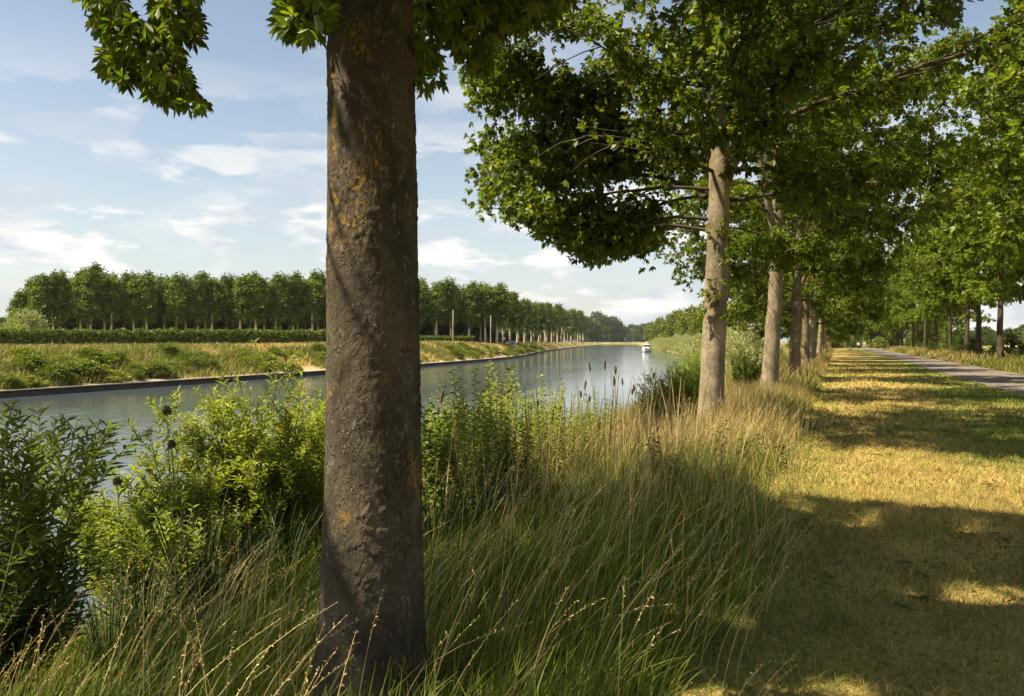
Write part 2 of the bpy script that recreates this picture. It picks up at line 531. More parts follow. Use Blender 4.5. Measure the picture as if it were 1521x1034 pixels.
# timber and sheet-pile edging of the far shore
g = G(); ys = np.concatenate([np.linspace(-60, 330, 196), np.geomspace(335, 900, 60)])
xs = S(ys) - Wd(ys)
prof = np.array([[.12, -3.0], [.12, -1.2], [-.12, -1.2], [-.12, -3.0]])
V = np.stack([np.stack([xs + a, ys, np.full_like(ys, z)], -1) for a, z in prof], 1).reshape(-1, 3)
i = (np.arange(len(ys) - 1)[:, None] * 4 + np.arange(3)[None]).ravel()
g.add(V, np.stack([i, i + 1, i + 5, i + 4], 1))
mm = simple_mat('quay_timber', (.085, .068, .05), .85, .5, 1.2)
wr = g.obj('retaining_wall', mm)
tag(wr, 'long low dark retaining wall along the far waterline of the canal', 'wall')
g = G()
V = np.stack([np.stack([xs + a, ys, np.full_like(ys, z)], -1) for a, z in ((.2, -1.197), (.2, -1.13), (-.2, -1.13), (-.2, -1.197))], 1).reshape(-1, 3)
g.add(V, np.stack([i, i + 1, i + 5, i + 4], 1))
g.obj('capping', simple_mat('quay_cap', (.2, .165, .12), .85, .4, 2), wr)

# ------------------------------------------------------------------ trees of the avenue
def grow(rng, p0, d0, L, n, wander, bend):
    p = [np.array(p0, float)]; d = nrm(np.array(d0, float)); st = L / (n - 1)
    for _ in range(n - 1):
        p.append(p[-1] + d * st)
        d = nrm(d + rng.normal(size=3) * wander + np.asarray(bend))
    return np.array(p)


def at(poly, t):
    k = len(poly) - 1; f = t * k; i = min(int(f), k - 1)
    return poly[i] + (poly[i + 1] - poly[i]) * (f - i), nrm(poly[i + 1] - poly[i])


def radius_profile(z, H, hb, Rm):
    u = (z - hb) / (H - hb)
    return Rm * np.interp(u, [-.1, 0, .15, .4, .7, .9, 1], [.62, .8, .98, 1.0, .75, .42, .1])


def tree_parts(rng, stems, H, hb, Rm, nprim, nsec, nter, rpt, elev=(15, 55), low_droop=-.05, keep=None, xyscale=(1, 1), keep2=None):
    """stems: list of (polyline, radii). Returns limb G and rosette centres / axes."""
    limb = G(); cs, ax = [], []
    main = stems[0][0]
    for i in range(nprim):
        u = (i + rng.uniform(0, .8)) / nprim
        z = hb + (H - hb) * (u * .9)
        st = stems[i % len(stems)][0] if len(stems) > 1 and z > stems[1][0][0][2] + .6 else main
        rr = stems[0][1]
        k = np.searchsorted(st[:, 2], z); k = min(max(k, 1), len(st) - 1)
        f = np.clip((z - st[k - 1, 2]) / max(st[k, 2] - st[k - 1, 2], 1e-6), 0, 1)
        p0 = st[k - 1] * (1 - f) + st[k] * f
        phi = i * 2.39996 + rng.uniform(-.5, .5)
        e = math.radians(elev[0] + (elev[1] - elev[0]) * u + rng.uniform(-10, 10))
        L = radius_profile(z, H, hb, Rm) * rng.uniform(.75, 1.12) / max(math.cos(e), .55)
        d = np.array([math.cos(phi) * math.cos(e) * xyscale[0], math.sin(phi) * math.cos(e) * xyscale[1], math.sin(e)])
        L *= np.hypot(math.cos(phi) * xyscale[0], math.sin(phi) * xyscale[1])
        pr = grow(rng, p0, d, L, 8, .11, (0, 0, low_droop if u < .45 else -.01))
        r0 = .009 + .0075 * L * (1.25 - .5 * u)
        def okay(q): return keep is None or keep(q)
        if not all(okay(q) for q in pr[2:]):
            pr = np.array([q for q in pr if okay(q)][:8]) if sum(okay(q) for q in pr) >= 3 else None
            if pr is None: continue
        limb.tube(pr, np.linspace(r0, .008, len(pr)) , 6)
        for j in range(nsec * 4):
            q, dr = at(pr, rng.uniform(.25, .99)); q = q + rng.normal(size=3) * [.2, .2, .16]
            if okay(q) and (keep2 is None or keep2(q)): cs.append(q); ax.append(dr * .5 + rng.normal(size=3) * .6)
        for j in range(nsec):
            t = .22 + .78 * (j + rng.uniform(0, .9)) / nsec
            q, dr = at(pr, min(t, .99))
            side = nrm(np.cross(dr, [0, 0, 1])) * (1 if j % 2 else -1)
            d2 = dr * .75 + side * rng.uniform(.45, .95) + np.array([0, 0, rng.uniform(-.25, .45)])
            sec = grow(rng, q, d2, L * rng.uniform(.22, .42) * (1.25 - .6 * t) + .25, 5, .16, (0, 0, -.03))
            if not okay(sec[-1]) or (keep2 is not None and not (keep2(sec[-1]) and keep2(sec[2]))): continue
            limb.tube(sec, np.linspace(.004 + .35 * r0 * (1 - .6 * t), .004, 5), 4, cap=False)
            for kk in range(nter):
                t3 = (kk + rng.uniform(.2, 1)) / nter
                q3, d3 = at(sec, min(t3, .99))
                dd = nrm(d3 * .6 + rng.normal(size=3) * .7 + np.array([0, 0, .15]))
                tw = grow(rng, q3, dd, rng.uniform(.2, .5), 3, .15, (0, 0, -.04))
                if not okay(tw[-1]) or (keep2 is not None and not keep2(tw[-1])): continue
                limb.tube(tw, [.004, .003, .0015], 3, cap=False)
                for m in range(rpt):
                    tt = rng.uniform(.3, 1)
                    c, a = at(tw, min(tt, .99))
                    c = c + rng.normal(size=3) * .1
                    if okay(c): cs.append(c); ax.append(a + rng.normal(size=3) * .5 + np.array([0, 0, .1]))
    return limb, np.array(cs), np.array(ax)


def trunk_poly(rng, H, lean=(0, 0), n=24, wob=.02):
    z = np.linspace(0, 1, n)
    x = lean[0] * z + wob * np.cumsum(rng.normal(size=n)) * .5; y = lean[1] * z + wob * np.cumsum(rng.normal(size=n)) * .5
    return np.stack([x - x[0], y - y[0], -.25 + z * (H + .25)], 1)


def trunk_rad(z, H, r):
    flare = 1 + .38 * np.exp(-np.clip(z + .1, 0, None) / .28) + .10 * np.exp(-np.clip(z, 0, None) / 1.1)
    return r * flare * np.clip(1 - .85 * np.clip(z, 0, None) / H, .06, 1) ** .8


GREEN = (.104, .134, .012)

def band(X, Y, z0):
    """the strip of the path that the sun reaches between the first two crowns"""
    o = []
    for px in range(1175, 1640, 26):
        for d in (9.0, 9.7, 10.4, 11.1):
            d = d - (px - 1175) * .0032; x, y = P(px, d); o.append((x - X, y - Y, -z0))
    return o


# --- tree 1: the big trunk beside the viewpoint
def first_tree():
    rng = np.random.default_rng(11)
    d0 = 3.5
    X, Y = P(549, d0)
    z0 = float(gz(X, Y))
    root = thing('avenue_tree', 'broad foreground trunk with scaly bark and orange lichen', 'tree', (X, Y, z0), group='avenue trees on the canal bank')
    H = 12.5
    # trunk surface: fine grid with real flakes and ridges
    nz, na = 520, 190
    zz = np.concatenate([np.linspace(-.3, 4.2, nz - 40), np.linspace(4.3, H - 2.2, 40)])
    an = np.arange(na) / na * 2 * np.pi
    def rad(z):
        z = z + z0
        return np.interp(z, [-.3, .0, .19, .5, 1.0, 1.65, 3.15, 5, 8, 11], [.31, .272, .25, .228, .211, .2015, .184, .165, .11, .03])
    Z, A = np.meshgrid(zz, an, indexing='ij')
    r = rad(Z)
    cx, cy = np.cos(A), np.sin(A)
    u, v, w = cx * r, cy * r, Z
    lump = (fbm(u * 5, v * 5, w * 2.2, seed=61, oct=3) - .5) * .03
    d1 = fbm(u * 22, v * 22, w * 15, seed=63, oct=3) - .5
    rid = 1 - np.abs(fbm(u * 16 + d1 * 1.6, v * 16 + d1 * 1.6, w * 19, seed=65, oct=2) - .5) * 2
    rid = np.clip((rid - .86) / .14, 0, 1) * sm(.42, .6, fbm(u * 6, v * 6, w * 5, seed=67, oct=2))
    fine = fbm(u * 70, v * 70, w * 52, seed=69, oct=2) - .5
    rr = r * (1 + lump * .8) + d1 * .0045 + rid * .006 + fine * .004
    butt = np.exp(-np.clip(Z, 0, None) / .35) * .03 * np.cos(A * 5 + 1)
    rr = rr + butt
    lx = .034 * (1 - np.exp(-np.clip(Z, -.3, None) / .7)) - .010 * Z; ly = 0.004 * Z
    V = np.stack([lx + cx * rr, ly + cy * rr, Z], -1).reshape(-1, 3)
    i = np.arange(nz - 1)[:, None] * na; j = np.arange(na)[None]; j2 = (j + 1) % na
    g = G(); g.add(V, np.stack([i + j, i + j2, i + na + j2, i + na + j], -1).reshape(-1, 4))
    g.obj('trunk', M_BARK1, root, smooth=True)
    zs = np.linspace(-.3, H - .5, 30)
    st = np.stack([.034 * (1 - np.exp(-zs / .7)) - .010 * zs, .004 * zs, zs], 1)
    def keep(q):
        d = depth(q[0] + X, q[1] + Y)
        return q[2] + z0 > EYE + .452 * max(d, 0) + .25
    limb, cs, ax = tree_parts(rng, [(st, None)], H, 3.3, 5.2, 42, 10, 6, 19, elev=(12, 55), low_droop=-.02, keep=keep, xyscale=(1.12, .74))
    # low sprays that hang into view: (column, row, depth) of points along each bough
    def W(px, py, d):
        x, y = P(px, d); return np.array([x - X, y - Y, hz(py, d) - z0])
    boughs = [
        [(550, -190, 3.55), (430, -190, 3.7), (330, -90, 3.8), (281, -10, 3.85), (272, 40, 3.85), (253, 85, 3.87), (248, 118, 3.9)],
        [(330, -90, 3.8), (220, -60, 3.75), (174, -10, 3.7), (174, 30, 3.7), (182, 68, 3.7), (205, 100, 3.75)],
        [(550, -160, 3.55), (500, -90, 3.2), (460, -30, 3.05), (447, 20, 3.0), (440, 50, 3.0)],
        [(560, -170, 3.55), (600, -100, 3.8), (650, -20, 3.9), (672, 30, 4.0), (688, 70, 4.05), (700, 105, 4.1)],
        [(600, -100, 3.8), (625, -40, 4.0), (640, 40, 4.0), (640, 110, 4.0)],
        [(650, -20, 3.9), (720, 10, 4.3), (780, 0, 4.6), (830, 10, 4.8)],
        [(672, 30, 4.0), (705, 25, 4.2), (735, 40, 4.3), (750, 50, 4.3)],
        [(620, -80, 3.8), (700, -70, 4.6), (790, -50, 5.2), (860, -20, 5.6)],
    ]
    for b in boughs:
        limb.tube(np.array([W(*q) for q in b]), np.linspace(.022, .006, len(b)), 6)
    polys = [
        ([(128, -30), (185, -30), (190, 22), (215, 34), (232, -30), (300, -30), (302, 58), (270, 70), (268, 92), (298, 140), (304, 168), (258, 160), (212, 135), (168, 118), (152, 88), (162, 58), (133, 28)], 3.75, .30, 560),
        ([(410, -30), (490, -30), (490, 52), (470, 50), (430, 56), (414, 40)], 3.05, .2, 150),
        ([(616, -30), (870, -40), (820, 30), (770, 46), (742, 52), (716, 112), (694, 105), (672, 62), (655, 66), (655, 126), (620, 136)], 4.2, .3, 680),
        ([(640, -40), (900, -60), (850, 14), (780, 30), (700, 30)], 5.2, .4, 430),
    ]
    nc, na_ = [], []
    for poly, dd, sp, n in polys:
        pq = np.array(poly, float); k = 0
        lo, hi = pq.min(0), pq.max(0)
        while k < n:
            q = rng.uniform(lo, hi)
            ins = False
            for a, b in zip(pq, np.roll(pq, 1, 0)):
                if (a[1] > q[1]) != (b[1] > q[1]) and q[0] < (b[0] - a[0]) * (q[1] - a[1]) / (b[1] - a[1]) + a[0]: ins = not ins
            if not ins: continue
            d = dd + rng.normal() * sp
            nc.append(W(q[0], q[1], dd) + rng.normal(size=3) * [.0, .0, 0] + (W(q[0], q[1], d) - W(q[0], q[1], dd)))
            a = rng.normal(size=3) * .7 + np.array([0, 0, -.25]); na_.append(a); k += 1
    nc, na_ = np.array(nc), np.array(na_)
    # small gaps that let dapples through onto the trunk and the grass beside it
    fx, fy = -ST, CT
    tg = [(-.15 * CT + .15 * ST, -.15 * ST - .15 * CT, hz(py, d0) - z0) for py in (268, 510, 648)]
    cs, ax = open_to_sun(cs, ax, tg, [.22, .25, .27], rng)
    gx, gy = P(905, 3.9); cs, ax = open_to_sun(cs, ax, [(gx - X - .25, gy - Y, .45)], .3, rng)
    cs, ax = open_to_sun(cs, ax, band(X, Y, z0), .42, rng, .95)
    gx, gy = P(1500, 5.2); cs, ax = open_to_sun(cs, ax, [(gx - X, gy - Y, 0)], .27, rng)
    nc, na_ = open_to_sun(nc, na_, tg, .24, rng)
    limb.obj('branches', M_BARKD, root, smooth=True)
    gc = G()
    rosettes(gc, nc, na_, rng, 8, .06, .0195, GREEN, .22, 'leaf', .25)
    # twig to each hanging spray
    rosettes(gc, cs, ax, rng, 6, .15, .065, GREEN, .25, 'kite')
    gc.obj('crown', M_LEAF, root)
    return root


first_tree()


def fork_trunk(g, st, rad, n=20, rng=None):
    """trunk tube with a slightly uneven surface"""
    k = len(st); an = np.arange(n) / n * 2 * np.pi
    A = an[None]; Z = st[:, 2:3]
    rr = rad[:, None] * (1 + .10 * (fbm(np.cos(A) * 1.6 + 0 * Z, np.sin(A) * 1.6 + 0 * Z, Z * 1.5 + 0 * A, seed=77, oct=3) - .5))
    V = np.stack([st[:, 0:1] + np.cos(A) * rr, st[:, 1:2] + np.sin(A) * rr, Z + 0 * A], -1).reshape(-1, 3)
    i = np.arange(k - 1)[:, None] * n; j = np.arange(n)[None]; j2 = (j + 1) % n
    g.add(V, np.stack([i + j, i + j2, i + n + j2, i + n + j], -1).reshape(-1, 4))


# --- tree 2: lit trunk that forks
def second_tree():
    rng = np.random.default_rng(23)
    d0 = 13.7
    X, Y = P(1055, d0); z0 = float(gz(X, Y))
    root = thing('avenue_tree', 'sunlit pale trunk forking high up, pale dry grass round its foot', 'tree', (X, Y, z0), group='avenue trees on the canal bank')
    H = 13
    a = Vector((CT, ST, 0))  # sideways in the view
    def pt(dx, z, dd=0): return np.array([dx * CT - dd * ST, dx * ST + dd * CT, z])
    zs = np.concatenate([np.linspace(-.3, 5.6, 50), np.linspace(5.8, H, 26)])
    dx = np.interp(zs, [-.3, 1, 3, 5, 5.6, 8, 13], [-.04, 0.03, .11, .17, .14, .06, .1])
    st = np.stack([dx * CT, dx * ST, zs], 1)
    rad = np.interp(zs, [-.3, 0, .3, 1, 2.5, 4.3, 4.9, 5.6, 7, 10, 13], [.30, .255, .225, .21, .193, .176, .19, .125, .10, .06, .015])
    g = G(); fork_trunk(g, st, rad, 28)
    f = np.array([pt(.2, 4.45), pt(.33, 4.85), pt(.58, 5.25), pt(.85, 5.7), pt(1.0, 6.15), pt(1.18, 6.9), pt(1.35, 8.2), pt(1.5, 10.4)])
    g.tube(f, [.12, .135, .12, .105, .095, .08, .06, .02], 14)
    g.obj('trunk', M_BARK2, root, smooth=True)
    tun = np.array([(.08 * CT, .08 * ST, z) for z in np.arange(.5, 4.7, .3)])
    def clear(q):
        v = q - tun; al = v @ SUND
        return not np.any((al > .2) & (np.linalg.norm(v - al[:, None] * SUND, axis=1) < .3)) and q[2] > low(q[None])[0] - .1
    def low(q): return np.interp(q[:, 0] * CT + q[:, 1] * ST, [-4.6, -2.6, -1.6, -.6, .5, 4], [4.3, 3.65, 3.25, 2.75, 3.2, 3.3])
    limb, cs, ax = tree_parts(rng, [(st, None), (f, None)], H, 4.1, 4.9, 42, 11, 6, 17, elev=(10, 55), low_droop=-.05, xyscale=(1.0, .8), keep2=clear)
    # long boughs that reach out over the water
    ext = []
    for (z, L, dip, ddp) in ((4.4, 3.5, -.05, .12), (4.9, 3.9, -.03, .3), (5.4, 3.8, -.01, .55), (3.9, 2.8, -.08, .25), (4.3, 2.6, -.1, .7), (6.2, 3.8, .0, .1), (3.7, 2.2, -.1, .1), (4.7, 3.2, -.05, -.95), (5.8, 3.6, .02, -.8), (5.1, 3.4, -.03, .0)):
        d = pt(-1, .12, ddp)
        pr = grow(rng, pt(.1, z), d, L, 9, .06, (0, 0, dip))
        pr[:, 2] = np.maximum(pr[:, 2], low(pr) + .25)
        limb.tube(pr, np.linspace(.036, .007, 9), 7)
        for j in range(14):
            q, dr = at(pr, .25 + .74 * (j + rng.uniform(0, .9)) / 14)
            side = nrm(np.cross(dr, [0, 0, 1])) * (1 if j % 2 else -1)
            sec = grow(rng, q, dr * .8 + side * rng.uniform(.3, .8) + [0, 0, rng.uniform(-.5, .2)], rng.uniform(.6, 1.3), 5, .16, (0, 0, -.07))
            sec[:, 2] = np.maximum(sec[:, 2], low(sec) + .1)
            if not (clear(sec[-1]) and clear(sec[2])): continue
            limb.tube(sec, np.linspace(.012, .004, 5), 4, cap=False)
            for _ in range(75):
                c, ad = at(sec, rng.uniform(.2, .99)); ext.append((c + rng.normal(size=3) * .14, ad + rng.normal(size=3) * .6))
    cs = np.vstack([cs, [e[0] for e in ext]]); ax = np.vstack([ax, [e[1] for e in ext]])
    limb.obj('branches', M_BARKD, root, smooth=True)
    kz = cs[:, 2] > low(cs) + rng.normal(size=len(cs)) * .16
    kz &= (cs @ np.array([CT, ST, 0])) > -4.05 - np.clip(cs[:, 2] - 4.4, -.4, .3) + rng.normal(size=len(cs)) * .2
    cs, ax = cs[kz], ax[kz]
    cs, ax = open_to_sun(cs, ax, [(.75, -.2, .4), (1.1, .2, .35), (.6, -1.0, .4), (.2, -1.4, .4), (1.2, -.6, .3)], .75, rng, .85)
    cs, ax = open_to_sun(cs, ax, band(X, Y, z0), .42, rng, .93)
    cs, ax = open_to_sun(cs, ax, [(a - X, b - Y, 0) for a in (2.6, 3.5, 4.4, 5.3) for b in np.arange(16, 25, 1.2)], .5, rng, .75)
    # leafy shoots close about the upper stems
    n = 900; zz = rng.uniform(5.0, 9.5, n); ph = rng.uniform(0, 6.28, n); rr = rng.uniform(.25, 1.3, n)
    dxs = np.interp(zz, [4.5, 5.7, 6.9, 10], [.2, .85, 1.15, 1.45]) * rng.uniform(-.1, 1.1, n)
    cs = np.vstack([cs, np.column_stack([dxs * CT + np.cos(ph) * rr, dxs * ST + np.sin(ph) * rr, zz])]); ax = np.vstack([ax, rng.normal(size=(n, 3))])
    cs, ax = open_to_sun(cs, ax, tun, .34, rng, .95)
    gc = G(); rosettes(gc, cs, ax, rng, 6, .112, .052, GREEN, .28, 'kite', .15)
    gc.obj('crown', M_LEAF, root)
    # leafy shoots on the trunk
    for n, dx, z, sx, sz in ((16, -.05, 2.55, .12, .2), (7, .05, 3.75, .1, .12), (6, .12, 3.3, .08, .1)):
        gs = G(); c = np.array([pt(dx + rng.normal() * sx, z + rng.normal() * sz, -.27 + rng.normal() * .05) for _ in range(n)])
        for q in c: gs.tube(np.array([pt(.09, z - .15, -.19), (pt(.09, z, -.22) + q) / 2, q]), [.006, .004, .002], 4, (.1, .09, .04), cap=False)
        rosettes(gs, c, rng.normal(size=(n, 3)) + [0, -.4, -.4], rng, 6, .12, .036, (.12, .15, .016), .3, 'leaf', .3)
        gs.obj('leafy_shoot', M_LEAF, root)
    return root


second_tree()


def avenue_variant(seed, bark, H=13, hb=3.6, Rm=4.3, green=GREEN, name='avenue_tree', L=.135, W=.066, nprim=32, r=.25, lean=.3, fork=True, rpt=12, droop=-.05, sun_rz=None):
    def make():
        rng = np.random.default_rng(seed)
        root = thing(name, 'x', 'tree')
        st = trunk_poly(rng, H, (rng.uniform(-lean, lean) * 1.6, rng.uniform(-lean, lean) * 1.6), 40, .032)
        g = G(); fork_trunk(g, st, trunk_rad(st[:, 2], H, r), 16)
        stems = [(st, None)]
        if fork:
            zf = hb + .6
            k = np.searchsorted(st[:, 2], zf); ph = rng.uniform(0, 6.28)
            f = grow(rng, st[k], (math.cos(ph) * .5, math.sin(ph) * .5, 1), H * .5, 8, .06, (0, 0, .05))
            g.tube(f, np.linspace(r * .5, .02, 8), 9); stems.append((f, None))
        g.obj('trunk', bark, root, smooth=True)
        limb, cs, ax = tree_parts(rng, stems, H, hb, Rm, nprim, 9, 6, rpt, elev=(6, 55), low_droop=droop, xyscale=(1.05, .86))
        if sun_rz is not None:
            cs, ax = open_to_sun(cs, ax, [(0, 0, z) for z in np.arange(.4, 4, .35)], .45, rng, .85, sun_rz)
            cs, ax = open_to_sun(cs, ax, [(a, b, 0) for a in (4.5, 5.4, 6.3, 7.2) for b in np.arange(2, 11, 1.2)], .5, rng, .75, sun_rz)
        limb.obj('branches', M_BARKD, root, smooth=True)
        gc = G(); rosettes(gc, cs, ax, rng, 5, L, W, green, .28, 'kite', .15)
        gc.obj('crown', M_LEAF, root)
        return root
    return Kind(make)


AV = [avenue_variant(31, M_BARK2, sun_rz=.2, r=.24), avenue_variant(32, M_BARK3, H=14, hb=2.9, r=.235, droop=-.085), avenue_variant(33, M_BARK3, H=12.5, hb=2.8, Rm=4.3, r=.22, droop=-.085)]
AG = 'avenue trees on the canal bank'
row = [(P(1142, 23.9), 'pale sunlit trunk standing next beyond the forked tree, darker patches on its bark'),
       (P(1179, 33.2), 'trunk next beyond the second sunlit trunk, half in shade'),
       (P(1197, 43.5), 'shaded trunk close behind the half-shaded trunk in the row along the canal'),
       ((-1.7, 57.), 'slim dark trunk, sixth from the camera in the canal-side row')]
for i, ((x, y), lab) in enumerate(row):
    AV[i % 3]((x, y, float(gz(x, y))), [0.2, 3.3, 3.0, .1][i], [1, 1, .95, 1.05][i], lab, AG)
for i in range(11):
    y = 68 + 11.2 * i
    x = -1.8 + R.normal() * .25
    AV[(i + 1) % 3]((x, y, float(gz(x, y))), (i % 2) * 3.14 + R.uniform(-.3, .3), R.uniform(.92, 1.08), 'far tree in the deep shade where the canal-side row closes up', AG)

# --- right-hand row beyond the road
RV = [avenue_variant(41, M_BARKD, H=13.5, hb=4.5, Rm=5.0, green=(.14, .184, .018), name='roadside_tree', L=.18, W=.095, rpt=10, droop=-.03, r=.2, nprim=34, lean=.25),
      avenue_variant(42, M_BARKD, H=14.5, hb=4.5, Rm=5.0, green=(.13, .174, .016), name='roadside_tree', L=.18, W=.095, rpt=10, droop=-.03, r=.215, nprim=34, lean=.25, fork=False),
      avenue_variant(43, M_BARKD, H=13, hb=4.3, Rm=5.2, green=(.145, .184, .018), name='roadside_tree', L=.18, W=.095, rpt=10, droop=-.03, r=.19, nprim=34, lean=.25)]
RG = 'roadside trees across the road'
rcols = [1487, 1453, 1435, 1412, 1390, 1373, 1357, 1340, 1326, 1313, 1303, 1294, 1287]
names = ['outermost roadside trunk at the right, brown and clear of leaves near its base',
         'roadside trunk with dark ivy round its lower half', 'roadside trunk close beside the ivy-clad one',
         'roadside trunk with a leafy sapling on its right', 'roadside trunk with a low dark bush on its left side', 'roadside trunk with a broken twig hanging at its left',
         'seventh roadside trunk counted from the right edge', 'roadside trunk with spreading low fork']
rxs = []
for i, px in enumerate(rcols):
    t = (px - 760.5) / F
    d = 11.6 / (t * CT - ST)
    x, y = P(px, d); rxs.append((x, y))
    lab = names[i] if i < len(names) else 'small distant roadside trunk near the end of the road'
    RV[i % 3]((x, y, 0), R.uniform(0, 6.28), np.array([1.0, 1.0, 1]) * (1.2 if i == 0 else 1.15 if i < 3 else R.uniform(1.0, 1.1)), lab, RG)
for y, s, rz in ((26, 1.2, .5), (37, 1.4, 2.5), (47.5, 1.38, 4.2)):
    RV[int(y) % 3]((11.8, y, 0), rz, s, 'leafy roadside crown at the right edge, its trunk out of frame' if y > 40 else
                   ('sunlit crown reaching in at the upper right edge' if y > 30 else 'crown overhanging the road nearest the camera'), RG)

# ------------------------------------------------------------------ generic far foliage
def cards(g, c, rng, size, col, cv=.2, up=.4, nbias=None):
    N = len(c)
    D = nrm(rng.normal(size=(N, 3)) + np.array([0, 0, 0])); U = rng.normal(size=(N, 3)) + np.array([0, 0, up])
    cc = np.asarray(col, float) * (1 + cv * rng.normal(size=(N, 1))).clip(.5, 1.6)
    L = size * rng.uniform(.6, 1.3, N)
    leaves(g, c, D, U, L, L * .75, cc, 'kite', .1, .12)


def poplar(seed, H=14, hb=4.2, rw=2.1):
    def make():
        rng = np.random.default_rng(seed)
        root = thing('poplar_tree', 'x', 'tree')
        st = trunk_poly(rng, H, (rng.uniform(-.3, .3), rng.uniform(-.3, .3)), 16, .05)
        g = G(); g.tube(st, np.interp(st[:, 2], [0, 1, H], [.3, .24, .03]), 8)
        gc = G(); sweep = np.array([.75, .32, 0])
        for i in range(105):
            u = rng.uniform(0, 1) ** .9
            z = hb + (H - hb) * u
            rr = rw * np.interp(u, [0, .12, .35, .7, .92, 1], [.5, .85, 1, .9, .6, .28]) * rng.uniform(.55, 1.1)
            ph = rng.uniform(0, 6.28)
            base = np.array([np.interp(z, st[:, 2], st[:, 0]), np.interp(z, st[:, 2], st[:, 1]), z - .5])
            tip = base + np.array([math.cos(ph) * rr, math.sin(ph) * rr, .55 + .9 * rng.uniform()]) + sweep * rng.uniform(.1, .7)
            pr = np.linspace(base, tip, 4)
            if i % 3 == 0: g.tube(pr, [.04, .03, .02, .01], 4, cap=False)
            n = 46
            tt = rng.uniform(.45, 1.05, n)[:, None]
            c = base + (tip - base) * tt + rng.normal(size=(n, 3)) * np.array([.34, .34, .3]) + sweep * .2 * rng.uniform(0, 1, (n, 1))
            cards(gc, c, rng, .42, np.array([.10, .142, .02]) * rng.uniform(.7, 1.3), .15)
        for j in range(3):  # a low side shoot under the crown
            z = rng.uniform(hb - 1.6, hb); ph = rng.uniform(0, 6.28)
            c = np.array([math.cos(ph) * .6, math.sin(ph) * .6, z]) + rng.normal(size=(40, 3)) * np.array([.4, .4, .35])
            cards(gc, c, rng, .3, (.08, .1, .015), .2)
        g.obj('trunk', M_BARKP, root, smooth=True)
        gc.obj('crown', M_POP, root)
        return root
    return Kind(make)


PV = [poplar(51, 14, 5.0, 2.0), poplar(52, 12.8, 5.4, 1.85), poplar(53, 15.0, 4.6, 2.05), poplar(54, 13.8, 5.2, 1.8), poplar(55, 14.4, 4.8, 2.15)]
PG = 'poplars of the plantation across the canal'
n_front = 25
ordn = 'first second third fourth fifth sixth seventh eighth ninth tenth eleventh twelfth thirteenth fourteenth fifteenth sixteenth seventeenth eighteenth nineteenth twentieth'.split()
Lp = np.array(P(62, 150)); Rp = np.array(P(742, 186))
ed = (Rp - Lp) / np.linalg.norm(Rp - Lp); bk = np.array([-ed[1], ed[0]])
bk = bk if bk[1] > 0 else -bk
def htop(px, d):
    top = np.interp(px, [20, 45, 80, 120, 175, 240, 480, 700, 745], [445, 422, 414, 406, 414, 416, 417, 430, 428])
    return (508 - top) * d / F + .6
def pcol(X, Y): return 760.5 + F * (CT * X + ST * Y) / depth(X, Y)
cnt = 0
for rowi in range(5):
    for k in range(n_front):
        q = Lp + (Rp - Lp) * ((k + (.5 if rowi % 2 else 0)) / (n_front - 1)) + bk * rowi * 5.5 + R.normal(size=2) * [.5, .5]
        if rowi == 0 and k > 0: q = q + ed * R.normal() * .4
        dd = depth(*q); px = pcol(*q)
        Hh = htop(px, dd - rowi * 4) * R.uniform(.95, 1.05)
        lab = 'poplar deep inside the dark plantation behind the front row'
        tilt = R.normal(size=2) * .03
        if rowi == 0:
            lab = ('leftmost front-row poplar with low foliage beside the silvery willow' if k == 0 else
                   'front-row poplar just left of the foreground trunk' if k == 14 else
                   f'{ordn[k - 1]} slim pale trunk from the left in the front poplar row' if k < 14 else
                   f'front-row poplar, {ordn[k - 18]} pale trunk right of the foreground trunk' if k >= 18 else
                   'front-row poplar whose trunk is covered by the foreground trunk')
        PV[(k * 2 + rowi) % 5]((q[0], q[1], float(gz(*q))), R.uniform(-.35, .35), Hh / 14.0 * np.array([R.uniform(1.0, 1.3), R.uniform(1.0, 1.2), 1]), lab, PG).rotation_euler[:2] = tilt
# edge trees at the left end of the plantation
for px, d, top in ((30, 158, 440), (48, 166, 424), (22, 172, 452)):
    q = P(px, d); PV[2]((q[0], q[1], float(gz(*q))), .4, ((508 - top) * d / F + .6) / 14.4 * np.array([1.25, 1.25, 1]),
                        {30: 'bushy low poplar on the rounded left end of the plantation', 48: 'taller poplar behind the left end of the plantation',
                         22: 'small outlying poplar farthest left of the plantation'}[px], PG)
# dark undergrowth added inside the plantation to keep bright sky from showing through
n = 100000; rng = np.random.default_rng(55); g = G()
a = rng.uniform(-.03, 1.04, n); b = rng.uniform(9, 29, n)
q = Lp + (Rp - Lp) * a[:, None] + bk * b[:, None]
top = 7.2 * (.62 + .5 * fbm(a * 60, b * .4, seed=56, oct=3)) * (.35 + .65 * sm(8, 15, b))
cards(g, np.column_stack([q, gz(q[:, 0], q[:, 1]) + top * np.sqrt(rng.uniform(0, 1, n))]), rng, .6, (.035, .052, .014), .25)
tag(g.obj('undergrowth', M_POP), 'dark undergrowth added to close the bright gaps between the trunks of the poplar plantation', 'undergrowth', kind='stuff')
# the row that runs on along the far bank
tail = [(757, 205, 436), (768, 225, 445), (779, 250, 450), (789, 275, 450), (800, 310, 455), (810, 345, 452), (819, 385, 456), (828, 430, 458), (838, 480, 462), (848, 520, 464), (858, 590, 463), (866, 650, 468)]
for i, (px, d, top) in enumerate(tail):
    for b in range(3):
        q = np.array(P(px, d + b * 9)) + bk * b * 5.0
        s = ((508 - top) * d / F + .5) / 14.0
        PV[(i + b) % 5]((q[0], q[1], float(gz(*q))), R.uniform(-.4, .4), np.array([1.15, 1.15, 1]) * s,
                        f'{ordn[i]} poplar past the blue board, where the row recedes along the far bank' if b == 0 else 'poplar behind the receding row on the far bank', PG)


